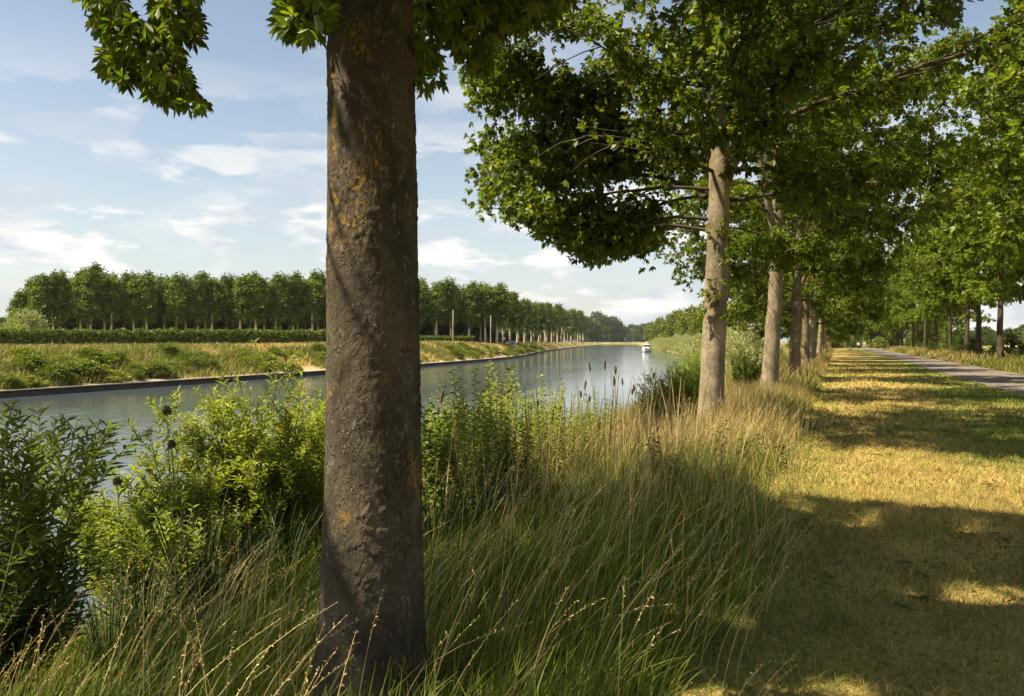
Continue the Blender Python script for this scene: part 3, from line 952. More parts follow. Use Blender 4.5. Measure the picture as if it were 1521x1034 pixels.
def broadleaf(seed, H=9, rw=3.6, col=(.055, .085, .016), name='broadleaf_tree', clumps=70, size=.5, hb=1.6, round_=1.0, per=60):
    def make():
        rng = np.random.default_rng(seed)
        root = thing(name, 'x', 'tree')
        st = trunk_poly(rng, H * .8, (0, 0), 10, .06)
        g = G(); g.tube(st, np.interp(st[:, 2], [0, 1, H * .8], [.34, .26, .05]), 8)
        gc = G()
        for i in range(clumps):
            u = rng.uniform(0, 1); z = hb + (H - hb) * u
            rr = rw * np.interp(u, [0, .25, .5, .8, 1], [.7, 1, .98, .7, .2]) * rng.uniform(.35, 1) ** .5
            ph = rng.uniform(0, 6.28)
            ce = np.array([math.cos(ph) * rr, math.sin(ph) * rr, z * .96])
            if i % 5 == 0: g.tube(np.linspace([0, 0, max(z - 1.5, hb * .7)], ce, 4), [.1, .07, .04, .02], 4, cap=False)
            c = ce + rng.normal(size=(per, 3)) * np.array([.52, .52, .38]) * (rw / 3.6)
            cards(gc, c, rng, size, np.array(col) * rng.uniform(.85, 1.2), .15)
        g.obj('trunk', M_BARKD, root, smooth=True)
        gc.obj('crown', M_POP, root)
        return root
    return Kind(make)


BV = [broadleaf(61, hb=.4), broadleaf(62, 9.5, 3.4, hb=.4), broadleaf(63, 8.5, 3.9, hb=.4)]
YV = [broadleaf(64, 9, 3.2, (.13, .15, .02), hb=2.2, name='bank_tree'), broadleaf(65, 9, 3.5, (.125, .145, .02), hb=2.0, name='bank_tree')]
# dark clump closing the canal on the left
for i, (px, d, top, w) in enumerate([(874, 980, 473, 1.0), (886, 1000, 467, 1.15), (898, 985, 468, 1.15), (910, 1000, 472, 1.1), (920, 1015, 480, .95), (868, 940, 470, .9), (892, 950, 482, .9), (880, 945, 480, .9)]):
    q = P(px, d); s = ((508 - top) * d / F + 1) / 9
    BV[i % 3]((q[0], q[1], float(gz(*q))), R.uniform(0, 6), np.array([w, w, 1]) * s, 'dark rounded tree in the clump that closes the canal view', 'dark clump of trees at the end of the canal')
for i, (px, d, top) in enumerate([(929, 1150, 487), (938, 1150, 484), (948, 1140, 483), (957, 1150, 482), (966, 1150, 482)]):
    q = P(px, d); s = ((508 - top) * d / F + 1) / 9
    BV[i % 3]((q[0], q[1], float(gz(*q))), R.uniform(0, 6), np.array([1.1, 1.1, 1]) * s, 'farthest bluish tree behind the end of the canal', 'farthest trees behind the end of the canal')
n = 26000; rng = np.random.default_rng(57); g = G()  # dark undergrowth added behind the receding row to hide bright sky under the crowns
kx = rng.uniform(0, 11, n); i0 = np.floor(kx).astype(int).clip(0, 10); f = (kx - i0)[:, None]
pts = np.array([np.array(P(px, d)) for px, d, _ in tail])
q = pts[i0] * (1 - f) + pts[i0 + 1] * f + bk * rng.uniform(9, 20, n)[:, None]
sc_ = 4 + 9 * kx / 11
cards(g, np.column_stack([q, gz(q[:, 0], q[:, 1]) + sc_ * np.sqrt(rng.uniform(0, 1, n)) * (.5 + .6 * fbm(kx * 7, kx * 0, seed=58, oct=3))]), rng, 1.1, (.035, .055, .016), .25)
tag(g.obj('undergrowth', M_POP), 'dark undergrowth added to close the bright gaps behind the poplar row receding along the far bank', 'undergrowth', kind='stuff')
# trees on the near bank farther along
for i, (px, d, top, lab) in enumerate([(968, 540, 478, 'yellow-green bank tree nearest the boat'), (980, 425, 473, 'bank tree second from the boat along the near shore'), (994, 350, 469, 'bank tree with full crown in the middle of the near-shore group'),
                                       (1008, 295, 462, 'taller bank tree with dark trunk above the pale shrubs'), (1026, 245, 455, 'bank tree closest to the forked avenue trunk, its dark stem visible'), (1048, 205, 452, 'bank tree partly behind the forked avenue trunk'),
                                       (1080, 160, 452, 'bank tree seen in the gap right of the forked trunk'), (1105, 140, 455, 'bank tree hidden in the gap before the third trunk')]):
    q = P(px, d); s = ((508 - top) * d / F + 1.65) / 9
    YV[i % 2]((q[0], q[1], float(gz(*q))), R.uniform(0, 6), np.array([.95, .95, 1]) * s, lab, 'trees farther along the near bank')
ENDS = []
# trees closing the end of the path and road
for i, (x, y, s) in enumerate([(-4, 232, 1.3), (3, 240, 1.2), (-1, 215, .9), (15, 236, 1.2), (22, 228, 1.25), (19, 205, .9), (9, 250, 1.4), (28, 240, 1.3)]):
    YV[i % 2]((x, y, 0), R.uniform(0, 6), s, 'leafy tree closing the far end of the avenue', 'trees where the avenue ends')
for i, (x, y, s) in enumerate([(-6, 205, 2.2), (-2, 222, 2.4), (2, 232, 2.2), (6, 238, 2.5), (12, 240, 2.3), (17, 215, 2.0), (22, 218, 2.3), (-8, 190, 2.0), (26, 230, 2.4), (10, 225, 1.6)]):
    ENDS.append((x, y, s))
# distant line across the right field
k = 0
for px in range(1322, 1545, 11):
    d = 330 + R.uniform(-20, 60)
    top = np.interp(px, [1320, 1400, 1450, 1470, 1500, 1521, 1545], [497, 494, 489, 492, 490, 484, 484]) + R.normal() * 2
    q = P(px, d); s = ((508 - top) * d / F + 1.65) / 9
    BV[k % 3]((q[0], q[1], 0), R.uniform(0, 6), np.array([1.1, 1.1, 1]) * s, 'small hazy tree in the line beyond the right-hand field', 'tree line beyond the field'); k += 1

# ------------------------------------------------------------------ shrubs
def shrub(seed, H=2.6, rw=1.6, col=(.3, .31, .17), name='pale_shrub', cat='shrub', size=.2, clumps=46, per=60, mat=None, sweep=0):
    def make():
        rng = np.random.default_rng(seed)
        root = thing(name, 'x', cat)
        g = G(); gc = G()
        for i in range(clumps):
            ph = rng.uniform(0, 6.28); u = rng.uniform(.05, 1) ** .8
            rr = rw * np.interp(u, [0, .3, .7, 1], [.85, 1, .75, .2]) * rng.uniform(.3, 1) ** .5
            tip = np.array([math.cos(ph) * rr, math.sin(ph) * rr, H * u])
            st = np.linspace([math.cos(ph) * .15, math.sin(ph) * .15, -.1], tip, 4)
            if i % 2 == 0: g.tube(st, [.03, .025, .015, .006], 4, cap=False)
            c = tip + rng.normal(size=(per, 3)) * np.array([.2, .2, .2]) * H / 2.0
            D = nrm((tip - [0, 0, H * .2]) + rng.normal(size=(per, 3)) * .8 + np.array([sweep, 0, .5]))
            cc = np.array(col) * rng.uniform(.85, 1.15) * (1 + .15 * rng.normal(size=(per, 1))).clip(.6, 1.5)
            L = size * rng.uniform(.7, 1.3, per)
            leaves(gc, c, D, rng.normal(size=(per, 3)) + [0, 0, .6], L, L * .42, cc, 'kite', .2, .1)
        g.obj('stems', M_STEM, root, smooth=True)
        gc.obj('leaves', mat or M_WIL, root)
        return root
    return Kind(make)


PALE = [shrub(71), shrub(72, 2.3, 1.8), shrub(73, 2.9, 1.5)]
GRN = [shrub(74, 1.5, 1.3, (.14, .165, .028), 'bank_shrub', size=.2), shrub(75, 1.2, 1.5, (.16, .175, .035), 'bank_shrub', size=.2), shrub(76, 1.7, 1.1, (.1, .13, .022), 'bank_shrub', size=.2)]
i = 0
for y in np.linspace(62, 420, 46):
    for b in range(2):
        x = float(S(y)) + 1.6 + b * 2.2 + R.normal() * .5; yy = y + R.normal() * 2
        s = (1.0 + .35 * (y > 150)) * R.uniform(.8, 1.2)
        PALE[i % 3]((x, yy, float(gz(x, yy)) - .1), R.uniform(0, 6), s, 'pale grey-green shrub in the belt fringing the near shore', 'pale shrubs along the near shore'); i += 1
for px, d, s, lab in ((1092, 40, .75, 'pale silvery shrub between the two sunlit trunks'), (1112, 44, .85, 'taller pale shrub left of the third trunk'), (1128, 50, .9, 'pale shrub partly behind the third trunk'), (1084, 55, .95, 'pale shrub just right of the forked trunk')):
    x, y = P(px, d); PALE[i % 3]((x, y, float(gz(x, y))), R.uniform(0, 6), s, lab, 'pale shrubs between the trunks'); i += 1
# far-bank scrub
for k in range(230):
    y = float(R.uniform(0, 1) ** 1.4 * 260 + 2); t = R.uniform(1.2, 5.5)
    if t > 3 and 140 < y < 200: continue
    if fbm(np.array([y * .06]), np.array([t * .1]), seed=91, oct=2)[0] < .4: continue
    x = float(S(y) - Wd(y)) - t
    GRN[k % 3]((x, y, float(gz(x, y)) - .15), R.uniform(0, 6), R.uniform(.5, .9) * np.array([1.3, 1.3, .8]), 'low green scrub bush on the far bank slope', 'scrub on the far bank')
x, y = P(805, 215); GRN[2]((x - 2, y, float(gz(x, y))), 0, 1.2, 'rounded dark bush at the corner of the far bank', 'scrub on the far bank')
x, y = P(826, 400); YV[0]((x - 4, y, float(gz(x - 4, y))), 0, .62, 'small rounded yellow-green tree beside the street lamp across the canal', 'trees farther along the near bank')
for i, (x, y, s) in enumerate(ENDS): GRN[i % 3]((x, y, 0), R.uniform(0, 6), s, 'dense bush under the trees at the far end of the avenue', 'bushes where the avenue ends')
SILV = shrub(77, 5.5, 3.2, (.2, .22, .15), 'silver_willow', 'tree', .45, 60, 70)
x, y = P(40, 140); SILV((x, y, float(gz(x, y))), 0, 1.0, 'silvery round willow at the left end of the poplar plantation')
x, y = P(5, 150); BV[0]((x, y, float(gz(x, y))), 0, .55, 'small dark tree at the far left edge of the picture', None)
x, y = P(22, 146); GRN[0]((x, y, float(gz(x, y))), 0, 2.4, 'bright green bush left of the silvery willow')
# right field: pale round sapling and shrubs in the verge
LOLL = broadleaf(78, 2.6, .95, (.16, .17, .07), 'round_sapling', 45, .16, .7, per=50)
x, y = P(1505, 71); LOLL((x, y, 0), 0, 1.05, 'pale round-headed sapling at the right edge beyond the verge')
LOLL2 = shrub(79, 1.8, .8, (.07, .1, .02), 'verge_shrub', size=.16)
for px, d, s, lab in ((1428, 84, 1.1, 'leafy green sapling between two roadside trunks'), (1386, 95, .8, 'low dark bush beside a roadside trunk'), (1448, 76, 1.0, 'dark bush hugging the ivy-clad trunk'),
                      (1475, 66, .7, 'low green bush in the verge left of the outermost trunk'), (1520, 60, .7, 'low bush at the right edge of the verge'), (1420, 110, 1.5, 'pale bush behind the roadside row')):
    x, y = P(px, d); LOLL2((x, y, 0), R.uniform(0, 6), s, lab, 'bushes along the road verge')

# hedge across the canal
def hedge(p0, p1, h, w, label, seed):
    rng = np.random.default_rng(seed)
    p0, p1 = np.array(p0), np.array(p1); L = np.linalg.norm(p1 - p0); e = (p1 - p0) / L; nn = np.array([-e[1], e[0]])
    g = G(); n = int(L * 480)
    a = rng.uniform(0, L, n); b = rng.uniform(-w, w, n)
    top = h * (.82 + .3 * fbm(a * .8, b * .3 + 3, seed=seed, oct=3))
    z = top * np.sqrt(rng.uniform(0, 1, n))
    q = p0 + e * a[:, None] + nn * b[:, None]
    c = np.column_stack([q, gz(q[:, 0], q[:, 1]) + z])
    tone = .8 + .5 * fbm(a * 1.1, b * .7, seed=seed + 3, oct=2)
    cards(g, c, rng, .4, np.array([.085, .115, .016]) * tone[:, None], .15)
    o = g.obj('hedge', M_POP)
    tag(o, label, 'hedge')
hedge(P(-40, 118), P(560, 138), 2.45, 1.5, 'long clipped green hedge in front of the poplar plantation', 81)
hedge(P(560, 160), P(700, 176), 1.5, 1.0, 'short low hedge right of the foreground trunk across the canal', 82)

# ------------------------------------------------------------------ near bank plants
def willow(seed, H, n_st, spread, L=.11, W=.019, col=(.075, .1, .016), name='willow_shrub', dens=1.0, lean=.1):
    def make():
        rng = np.random.default_rng(seed)
        root = thing(name, 'x', 'shrub')
        g = G(); gl = G(); cs, ds, tn = [], [], []
        for i in range(n_st):
            ph = rng.uniform(0, 6.28); sp = spread * rng.uniform(.1, 1)
            h = H * rng.uniform(.6, 1.05) * (1 - .25 * sp / max(spread, .01))
            st = grow(rng, [math.cos(ph) * .12, math.sin(ph) * .12, -.08], [math.cos(ph) * sp, math.sin(ph) * sp, 1.15], h * 1.08, 9, .05, (lean * .04, 0, -.012))
            g.tube(st, np.linspace(.011, .003, 9), 5, cap=False)
            shoots = [(st, .25)]
            for j in range(int(5 + 3 * dens)):
                q, dr = at(st, rng.uniform(.2, .9)); p2 = rng.uniform(0, 6.28)
                sh = grow(rng, q, dr + np.array([math.cos(p2), math.sin(p2), .1]) * .7, rng.uniform(.2, .48) * H / 1.8, 6, .06, (lean * .05, 0, .02))
                g.tube(sh, np.linspace(.004, .0015, 6), 4, cap=False); shoots.append((sh, .1))
            tone = rng.uniform(.8, 1.25)
            for sh, t0 in shoots:
                n = int((26 if t0 > .2 else 17) * dens)
                for k in range(n):
                    t = t0 + (1 - t0) * (k + rng.uniform(0, 1)) / n
                    q, dr = at(sh, min(t, .99)); p2 = k * 2.4 + rng.uniform(-.4, .4)
                    cs.append(q); ds.append(dr * .8 + np.array([math.cos(p2), math.sin(p2), .12]) * .85 + [lean, 0, 0]); tn.append(tone)
        cs, ds, tn = np.array(cs), np.array(ds), np.array(tn)[:, None]; n = len(cs)
        cc = np.array(col) * tn * (1 + .15 * rng.normal(size=(n, 1))).clip(.6, 1.5)
        ln = L * rng.uniform(.6, 1.15, n)
        leaves(gl, cs, ds, rng.normal(size=(n, 3)) * .35 + [0, 0, 1], ln, W * ln / L, cc, 'leaf', .28, .12, wide=.4)
        g.obj('stems', M_STEM, root, smooth=True); gl.obj('leaves', M_WIL, root)
        return root
    return Kind(make)


WG = 'willows on the near bank'
wl = [(willow(101, 2.1, 20, .42, .13, .024, (.1, .135, .024), dens=1.35), -8, 5.0, 0, 1.0, 'willow at the left edge with shade put into its dark leaf colour, against the water'),  # both left willows: shade put into a darker leaf colour
      (willow(102, 1.9, 20, .5, .115, .022, (.09, .125, .022), dens=1.25), -50, 4.8, 1, 1.05, 'willow with leaves coloured dark for shade, cut off by the left edge of the picture'),
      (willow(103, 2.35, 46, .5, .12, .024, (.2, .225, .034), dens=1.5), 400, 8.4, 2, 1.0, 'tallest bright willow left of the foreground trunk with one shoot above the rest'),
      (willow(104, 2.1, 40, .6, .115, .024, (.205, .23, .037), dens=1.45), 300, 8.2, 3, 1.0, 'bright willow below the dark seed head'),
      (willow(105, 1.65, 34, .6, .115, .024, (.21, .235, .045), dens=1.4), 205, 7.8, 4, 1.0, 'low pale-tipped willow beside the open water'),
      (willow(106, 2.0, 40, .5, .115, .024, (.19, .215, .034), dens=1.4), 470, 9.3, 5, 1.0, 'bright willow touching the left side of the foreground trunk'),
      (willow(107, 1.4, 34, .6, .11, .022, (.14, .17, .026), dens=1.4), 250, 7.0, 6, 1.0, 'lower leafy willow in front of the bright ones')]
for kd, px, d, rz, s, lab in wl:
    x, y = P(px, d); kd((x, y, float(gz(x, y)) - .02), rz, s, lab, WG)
wl[4][0]  # keep prototypes alive
WB = willow(108, 1.75, 34, .55, .1, .028, (.14, .19, .03), name='leafy_shrub', dens=1.15)
for px, d, s, lab in ((1012, 17, .85, 'dark green leafy shrub left of the forked trunk'), (985, 16, .8, 'lower leafy shrub by the cattails, left of the forked trunk'), (1030, 21, 1.05, 'leafy shrub close behind the forked trunk'), (1105, 27, .9, 'leafy shrub in the gap between the sunlit trunks')):
    x, y = P(px, d); WB((x, y, float(gz(x, y))), R.uniform(0, 6), s, lab, 'leafy shrubs near the forked tree')


def herb(seed, H=1.6, col=(.17, .195, .05), L=.1, W=.026, curl=.4):
    def make():
        rng = np.random.default_rng(seed)
        root = thing('leafy_herb', 'x', 'plant')
        g = G(); gl = G(); cs, ds = [], []
        for s_ in range(5):
            st = grow(rng, [rng.normal() * .07, rng.normal() * .07, -.05], [rng.normal() * .1 + .04, rng.normal() * .1, 1], H * rng.uniform(.7, 1.05), 8, .035, (.006, 0, 0))
            g.tube(st, np.linspace(.007, .002, 8), 5, cap=False)
            for k in range(52):
                t = .2 + .8 * k / 52; q, dr = at(st, min(t, .995)); p2 = k * 2.4
                cs.append(q); ds.append(np.array([math.cos(p2), math.sin(p2), .55 + t * .5]))
        cs, ds = np.array(cs), np.array(ds); n = len(cs)
        leaves(gl, cs, ds, rng.normal(size=(n, 3)) * .3 + [0, 0, 1], L * rng.uniform(.6, 1.2, n), W * rng.uniform(.8, 1.2, n), np.array(col) * (1 + .16 * rng.normal(size=(n, 1))).clip(.6, 1.5), 'leaf', curl, .12, wide=.4)
        g.obj('stem', M_STEM, root, smooth=True); gl.obj('leaves', M_WIL, root)
        return root
    return Kind(make)


HV = [herb(111, 1.6, (.18, .215, .04), .12, .03), herb(112, 1.75, (.25, .27, .09)), herb(113, 1.45, (.13, .17, .03), .13, .028, .6), herb(114, 1.65, (.22, .24, .07), .085, .024, .6), herb(115, 1.3, (.17, .15, .05), .09, .02, .7)]
k = 0
for px in np.linspace(628, 945, 88):
    d = R.uniform(8.0, 13.2)
    x, y = P(px + R.normal() * 5, d)
    s0 = x - float(S(y))
    if s0 < .4: x = float(S(y)) + R.uniform(.5, 1.5)
    if s0 > 4.4: x = float(S(y)) + 3.2 + R.uniform(0, 1.0)
    HV[k % 5]((x, y, float(gz(x, y))), R.uniform(0, 6), R.uniform(.85, 1.15) * float(np.interp(px, [628, 760, 860, 945], [1.05, .97, .8, .6])), 'pale leafy upright herb in the thicket right of the foreground trunk', 'leafy herbs on the near bank'); k += 1
for px, d in ((150, 6.4), (190, 6.6), (240, 6.5), (330, 7.2), (450, 8.0)):
    x, y = P(px, d); HV[k % 5]((x, y, float(gz(x, y))), R.uniform(0, 6), .7, 'leafy herb at the foot of the bright willows', 'leafy herbs below the willows'); k += 1

M_HEAD = simple_mat('seed_head', (.075, .045, .028), .9, .4, 60)


def cattail(seed, H=1.6, head=.15, hr=.017, fuzzy=False):
    def make():
        rng = np.random.default_rng(seed)
        root = thing('cattail' if not fuzzy else 'dry_seed_head', 'x', 'plant')
        st = grow(rng, [0, 0, -.05], [rng.normal() * .05 + .03, rng.normal() * .05, 1], H, 7, .02, (.004, 0, 0))
        g = G(); g.tube(st, np.linspace(.006, .0035, 7), 5); g.obj('stem', M_STEM, root, smooth=True)
        p, dr = at(st, .97); g = G()
        if fuzzy:
            n = 90; D = nrm(rng.normal(size=(n, 3)))
            leaves(g, p + D * .012, D, rng.normal(size=(n, 3)), .035, .012, (.06, .035, .025))
        zz = np.linspace(-.5, .5, 8)
        g.tube(p + dr * (zz * head)[:, None], hr * np.sqrt(np.clip(1 - (zz * 1.96) ** 2, .02, 1)) ** .7, 8)
        g.obj('seed_head', M_HEAD, root, smooth=not fuzzy)
        gl = G(); n = 5
        blades(gl, np.zeros((n, 3)) + rng.normal(size=(n, 3)) * [.03, .03, 0], H * rng.uniform(.5, .85, n), rng.normal(size=(n, 2)) * .12 + [.08, 0], .012, (.08, .1, .03), 5, rng=rng)
        gl.obj('leaves', M_GRASS, root)
        return root
    return Kind(make)


CV = [cattail(121), cattail(122, 1.75), cattail(123, 1.5, .12, .02)]
ct = [(640, 9.5, 575), (645, 9.2, 640), (654, 9.8, 600), (748, 10.5, 563), (756, 10.2, 575), (800, 11, 590), (858, 12, 562), (868, 12, 577), (878, 12.5, 585), (888, 12.5, 534), (897, 12.3, 532), (912, 12.6, 540),
      (916, 12.8, 556), (930, 13, 560), (940, 13, 575), (948, 12.8, 568), (958, 13.2, 557), (972, 13.5, 550), (984, 13.3, 562), (905, 12.2, 560), (835, 11.6, 585), (690, 10, 590)]
for k, (px, d, top) in enumerate(ct):
    x, y = P(px, d); s0 = x - float(S(y))
    z0 = float(gz(x, y)); h = hz(top, d) - z0
    lab = {9: 'tallest thin cattail standing over the reeds, right of centre', 10: 'tall bare reed stem beside the tallest one', 12: 'cattail with a plump brown head against the water', 3: 'dark drooping seed head over the pale herbs',
           0: 'dark cattail just right of the foreground trunk', 17: 'curved cattail nearest the leafy shrub by the forked trunk'}.get(k, 'slim dark cattail among the herbs on the near bank')
    CV[k % 3]((x, y, z0), R.uniform(0, 6), np.array([1, 1, h / [1.6, 1.75, 1.5][k % 3]]), lab, 'cattails on the near bank')
FZ = cattail(124, 1.6, .05, .018, True)
for px, d, top, lab in ((257, 7.6, 592, 'round dark seed head on a tall stalk against the water'), (264, 7.4, 644, 'dark seed head just below the highest one'), (184, 7.2, 700, 'brown seed head low at the left of the bright willow')):
    x, y = P(px, d); z0 = float(gz(x, y)); FZ((x, y, z0), 0, np.array([1, 1, (hz(top, d) - z0) / 1.58]), lab, 'dry seed heads among the willows')


def sedge(seed, n=80, H=.9, col=(.035, .065, .015)):
    def make():
        rng = np.random.default_rng(seed); root = thing('sedge_tuft', 'x', 'plant'); g = G()
        a = rng.uniform(0, 6.28, n); sp = rng.uniform(.1, .75, n)
        blades(g, np.column_stack([np.cos(a) * .1, np.sin(a) * .1, np.zeros(n) - .03]), H * rng.uniform(.6, 1.1, n), np.column_stack([np.cos(a) * sp, np.sin(a) * sp]), .016, np.array(col) * rng.uniform(.7, 1.4, (n, 1)), 6, rng=rng, sag=.55)
        g.obj('blades', M_GRASS, root); return root
    return Kind(make)


SV = [sedge(131), sedge(132, 70, 1.1)]
for k, (px, d, s, lab) in enumerate([(660, 7.6, 1.1, 'dark sedge tuft right beside the foreground trunk'), (705, 8.0, 1.0, 'dark sedge tuft below the pale herbs'), (735, 8.4, 1.0, 'dark arching sedge tuft farthest right of three'), (645, 6.9, .9, 'low dark sedge tuft at the foot of the thicket'),
                                      (215, 6.0, 1.0, 'dark arching sedge below the low pale-tipped willow'), (290, 6.4, 1.1, 'dark broad-bladed sedge under the bright willows'), (350, 6.8, 1.1, 'dark sedge at the middle foot of the willows'), (420, 7.2, 1.0, 'dark sedge left of the foreground trunk'), (160, 5.6, .8, 'dark sedge between the shaded and the bright willows')]):
    x, y = P(px, d); SV[k % 2]((x, y, float(gz(x, y))), R.uniform(0, 6), s, lab, 'sedge tufts on the near bank')


def weed(seed, H=.75, col=(.06, .085, .02)):
    def make():
        rng = np.random.default_rng(seed); root = thing('thistle_weed', 'x', 'plant'); g = G(); gl = G(); cs, ds = [], []
        for i in range(5):
            st = grow(rng, [0, 0, -.03], [rng.normal() * .45, rng.normal() * .45, 1], H * rng.uniform(.6, 1), 6, .14, (0, 0, 0))
            g.tube(st, np.linspace(.009, .004, 6), 5)
            for k in range(16):
                q, dr = at(st, min(.25 + .75 * k / 16, .99)); p2 = k * 2.4
                cs.append(q); ds.append([math.cos(p2), math.sin(p2), .3])
        n = len(cs); leaves(gl, np.array(cs), np.array(ds), rng.normal(size=(n, 3)) * .5 + [0, 0, 1], .1 * rng.uniform(.5, 1.2, n), .022, np.array(col) * rng.uniform(.7, 1.3, (n, 1)), 'leaf', .5, .15)
        g.obj('stem', M_STEM, root, smooth=True); gl.obj('leaves', M_WIL, root); return root
    return Kind(make)


TV = [weed(141), weed(142, .9), weed(143, .6)]
for k, (px, d, s, lab) in enumerate([(975, 9.3, 1.0, 'bushy dark weed in the straw grass left of the forked trunk'), (945, 9.6, .8, 'smaller leafy weed beside the bushy one'), (1045, 10, .9, 'thin dark weed below the forked trunk'), (1080, 9.8, 1.0, 'branching dark weed near the path edge'),
                                      (1100, 10, .9, 'forked dark weed closest to the pale tussock'), (1150, 10.4, 1.0, 'dark curved weed leaning over the path edge'), (1015, 9.6, .8, 'small dark weed between grass and forked trunk')]):
    x, y = P(px, d); TV[k % 3]((x, y, float(gz(x, y))), R.uniform(0, 6), s, lab, 'weeds at the path edge')

# ------------------------------------------------------------------ grass (nobody could count it)
def scatter(n, x0, x1, y0, y1, rng):
    return rng.uniform(x0, x1, n), rng.uniform(y0, y1, n)


def in_view(X, Y, m=1.25, dmin=1.2):
    d = depth(X, Y); c = CT * X + ST * Y
    return (d > dmin) & (np.abs(c) < d * .643 * m + .6)


def tall_grass():
    rng = np.random.default_rng(201); g = G(); gs = G()
    bands = [(1.0, 4.5, 1250, .0062, 5), (4.5, 8, 760, .008, 4), (8, 14, 480, .011, 4), (14, 26, 200, .016, 3), (26, 60, 45, .035, 3), (60, 170, 9, .1, 2)]
    for d0, d1, dens, w, K in bands:
        xa, xb = (-9.5, -.2) if d1 < 30 else (-30, -.2)
        A = (xb - xa) * (d1 + 6 + 6)
        n = int(A * dens * 1.05)
        X, Y = scatter(n, xa, xb, max(d0 - 8, -3), d1 + 6, rng)
        d = depth(X, Y); s = X - S(Y)
        edge = -.62 + .5 * (fbm(X * 0 + 1, Y * .8, seed=13, oct=3) - .5)
        dens_n = fbm(X * 1.1, Y * 1.1, seed=15, oct=3)
        ok = (d >= d0) & (d < d1) & in_view(X, Y) & (X < edge) & (s > .25) & (rng.uniform(0, 1, n) < .25 + 1.5 * np.clip(dens_n - .25, 0, 1))
        ok &= (s > 3.2) | (rng.uniform(0, 1, n) < .45)
        X, Y, d = X[ok], Y[ok], d[ok]; n = len(X)
        dry = np.clip(sm(.42, .66, fbm(X * .7, Y * .5, seed=17, oct=3)) * .75 + .25 * np.exp(-((X + 1.6) ** 2 + (Y - 13.5) ** 2) / 5) + .25 * sm(9, 12, d), 0, 1)
        nearedge = np.exp(-np.clip(edge[ok] - X, 0, 9) / .35)
        isdry = rng.uniform(0, 1, n) < (.05 + .62 * dry) * (.22 + .78 * sm(7.5, 11.5, d))
        h = np.where(isdry, rng.uniform(.45, .95, n), rng.uniform(.25, .62, n)) * np.where((d > 5) & (d < 9), .85, 1) * (1 - .55 * nearedge) * (.75 + .5 * fbm(X * .6, Y * .6, seed=19, oct=2))
        lk = np.where(d < 7, .26, .1)[:, None]; lean = rng.normal(size=(n, 2)) * .27 + np.array([CT + .2, ST]) * lk
        grn = np.array([.105, .15, .018]) * rng.uniform(.6, 1.6, (n, 1)); grn[:, 0] *= rng.uniform(.8, 1.5, n)
        st = np.array([.44, .33, .14]) * rng.uniform(.6, 1.25, (n, 1))
        C = np.where(isdry[:, None], st * .75 + grn * .25, grn); Ct = np.where(isdry[:, None], st, grn * 1.25)
        yaw = TH + rng.normal(size=n) * .6
        blades(g, np.column_stack([X, Y, gz(X, Y) - .02]), h, lean, w * np.where(isdry, .62, 1.0) * rng.uniform(.7, 1.3, n), C, K, yaw, rng, sag=.3, Ct=Ct)
    o = g.obj('tall_grass', M_GRASS); tag(o, 'tall mixed green and straw grass leaning right on the canal bank', 'grass', kind='stuff')
    # flowering stalks with spikelets
    n = 3600
    X, Y = scatter(n, -7, -.35, -.5, 15, rng); d = depth(X, Y); s = X - S(Y)
    ok = in_view(X, Y) & (d > 1.9) & (s > 2.2) & (fbm(X * .8, Y * .8, seed=27, oct=3) > .4)
    ok &= rng.uniform(0, 1, n) < np.clip(1.2 - d * .04, .4, 1)
    X, Y, d = X[ok], Y[ok], d[ok]; n = len(X)
    h = rng.uniform(.6, 1.12, n) * np.clip(.62 + .4 * (-X - .5), .62, 1)
    lean = rng.normal(size=(n, 2)) * .2 + np.array([CT, ST]) * np.where(d < 6, .36, .16)[:, None]
    B = np.column_stack([X, Y, gz(X, Y) - .02]); st = np.array([.58, .45, .21]) * rng.uniform(.65, 1.2, (n, 1))
    wv = np.clip(.0026 + .00022 * d, .0026, .006)
    blades(gs, B, h, lean, wv, st * .8, 7, TH + rng.normal(size=n) * .4, rng, tipw=.35, sag=.3, Ct=st)
    lm = np.hypot(lean[:, 0], lean[:, 1])
    for k in range(16):
        t = .72 + .28 * (k + rng.uniform(0, 1, n)) / 16
        c = B + np.column_stack([lean[:, 0] * h * t ** 1.7, lean[:, 1] * h * t ** 1.7, h * (t - .3 * lm * t ** 2.2)])
        D = np.column_stack([lean[:, 0], lean[:, 1], np.full(n, .7)]) + rng.normal(size=(n, 3)) * .45
        L = rng.uniform(.008, .017, n) * (1.0 + .07 * d)
        leaves(gs, c, D, rng.normal(size=(n, 3)), L, L * .28, st * rng.uniform(.9, 1.25, (n, 1)), 'kite', .1, .05)
    # tall dead stems standing among the herbs
    n = 230; px = rng.uniform(628, 1040, n); dd = rng.uniform(8.3, 14.5, n)
    q = np.array([P(a, b) for a, b in zip(px, dd)]); sx_ = q[:, 0] - S(q[:, 1]); q = q[(sx_ > .6) & (sx_ < 6)]; n = len(q)
    st = np.where(rng.uniform(0, 1, (n, 1)) < .3, np.array([.16, .12, .06]), np.array([.48, .37, .19])) * rng.uniform(.6, 1.2, (n, 1))
    blades(gs, np.column_stack([q, gz(q[:, 0], q[:, 1]) - .02]), rng.uniform(.7, 1.55, n), rng.normal(size=(n, 2)) * .1, rng.uniform(.007, .013, n), st, 5, TH + rng.normal(size=n) * .3, rng, tipw=.5, sag=.1)
    o = gs.obj('dry_grass_stalks', M_GRASS); tag(o, 'bleached flowering grass stalks with feathery heads leaning right', 'grass', kind='stuff')


tall_grass()


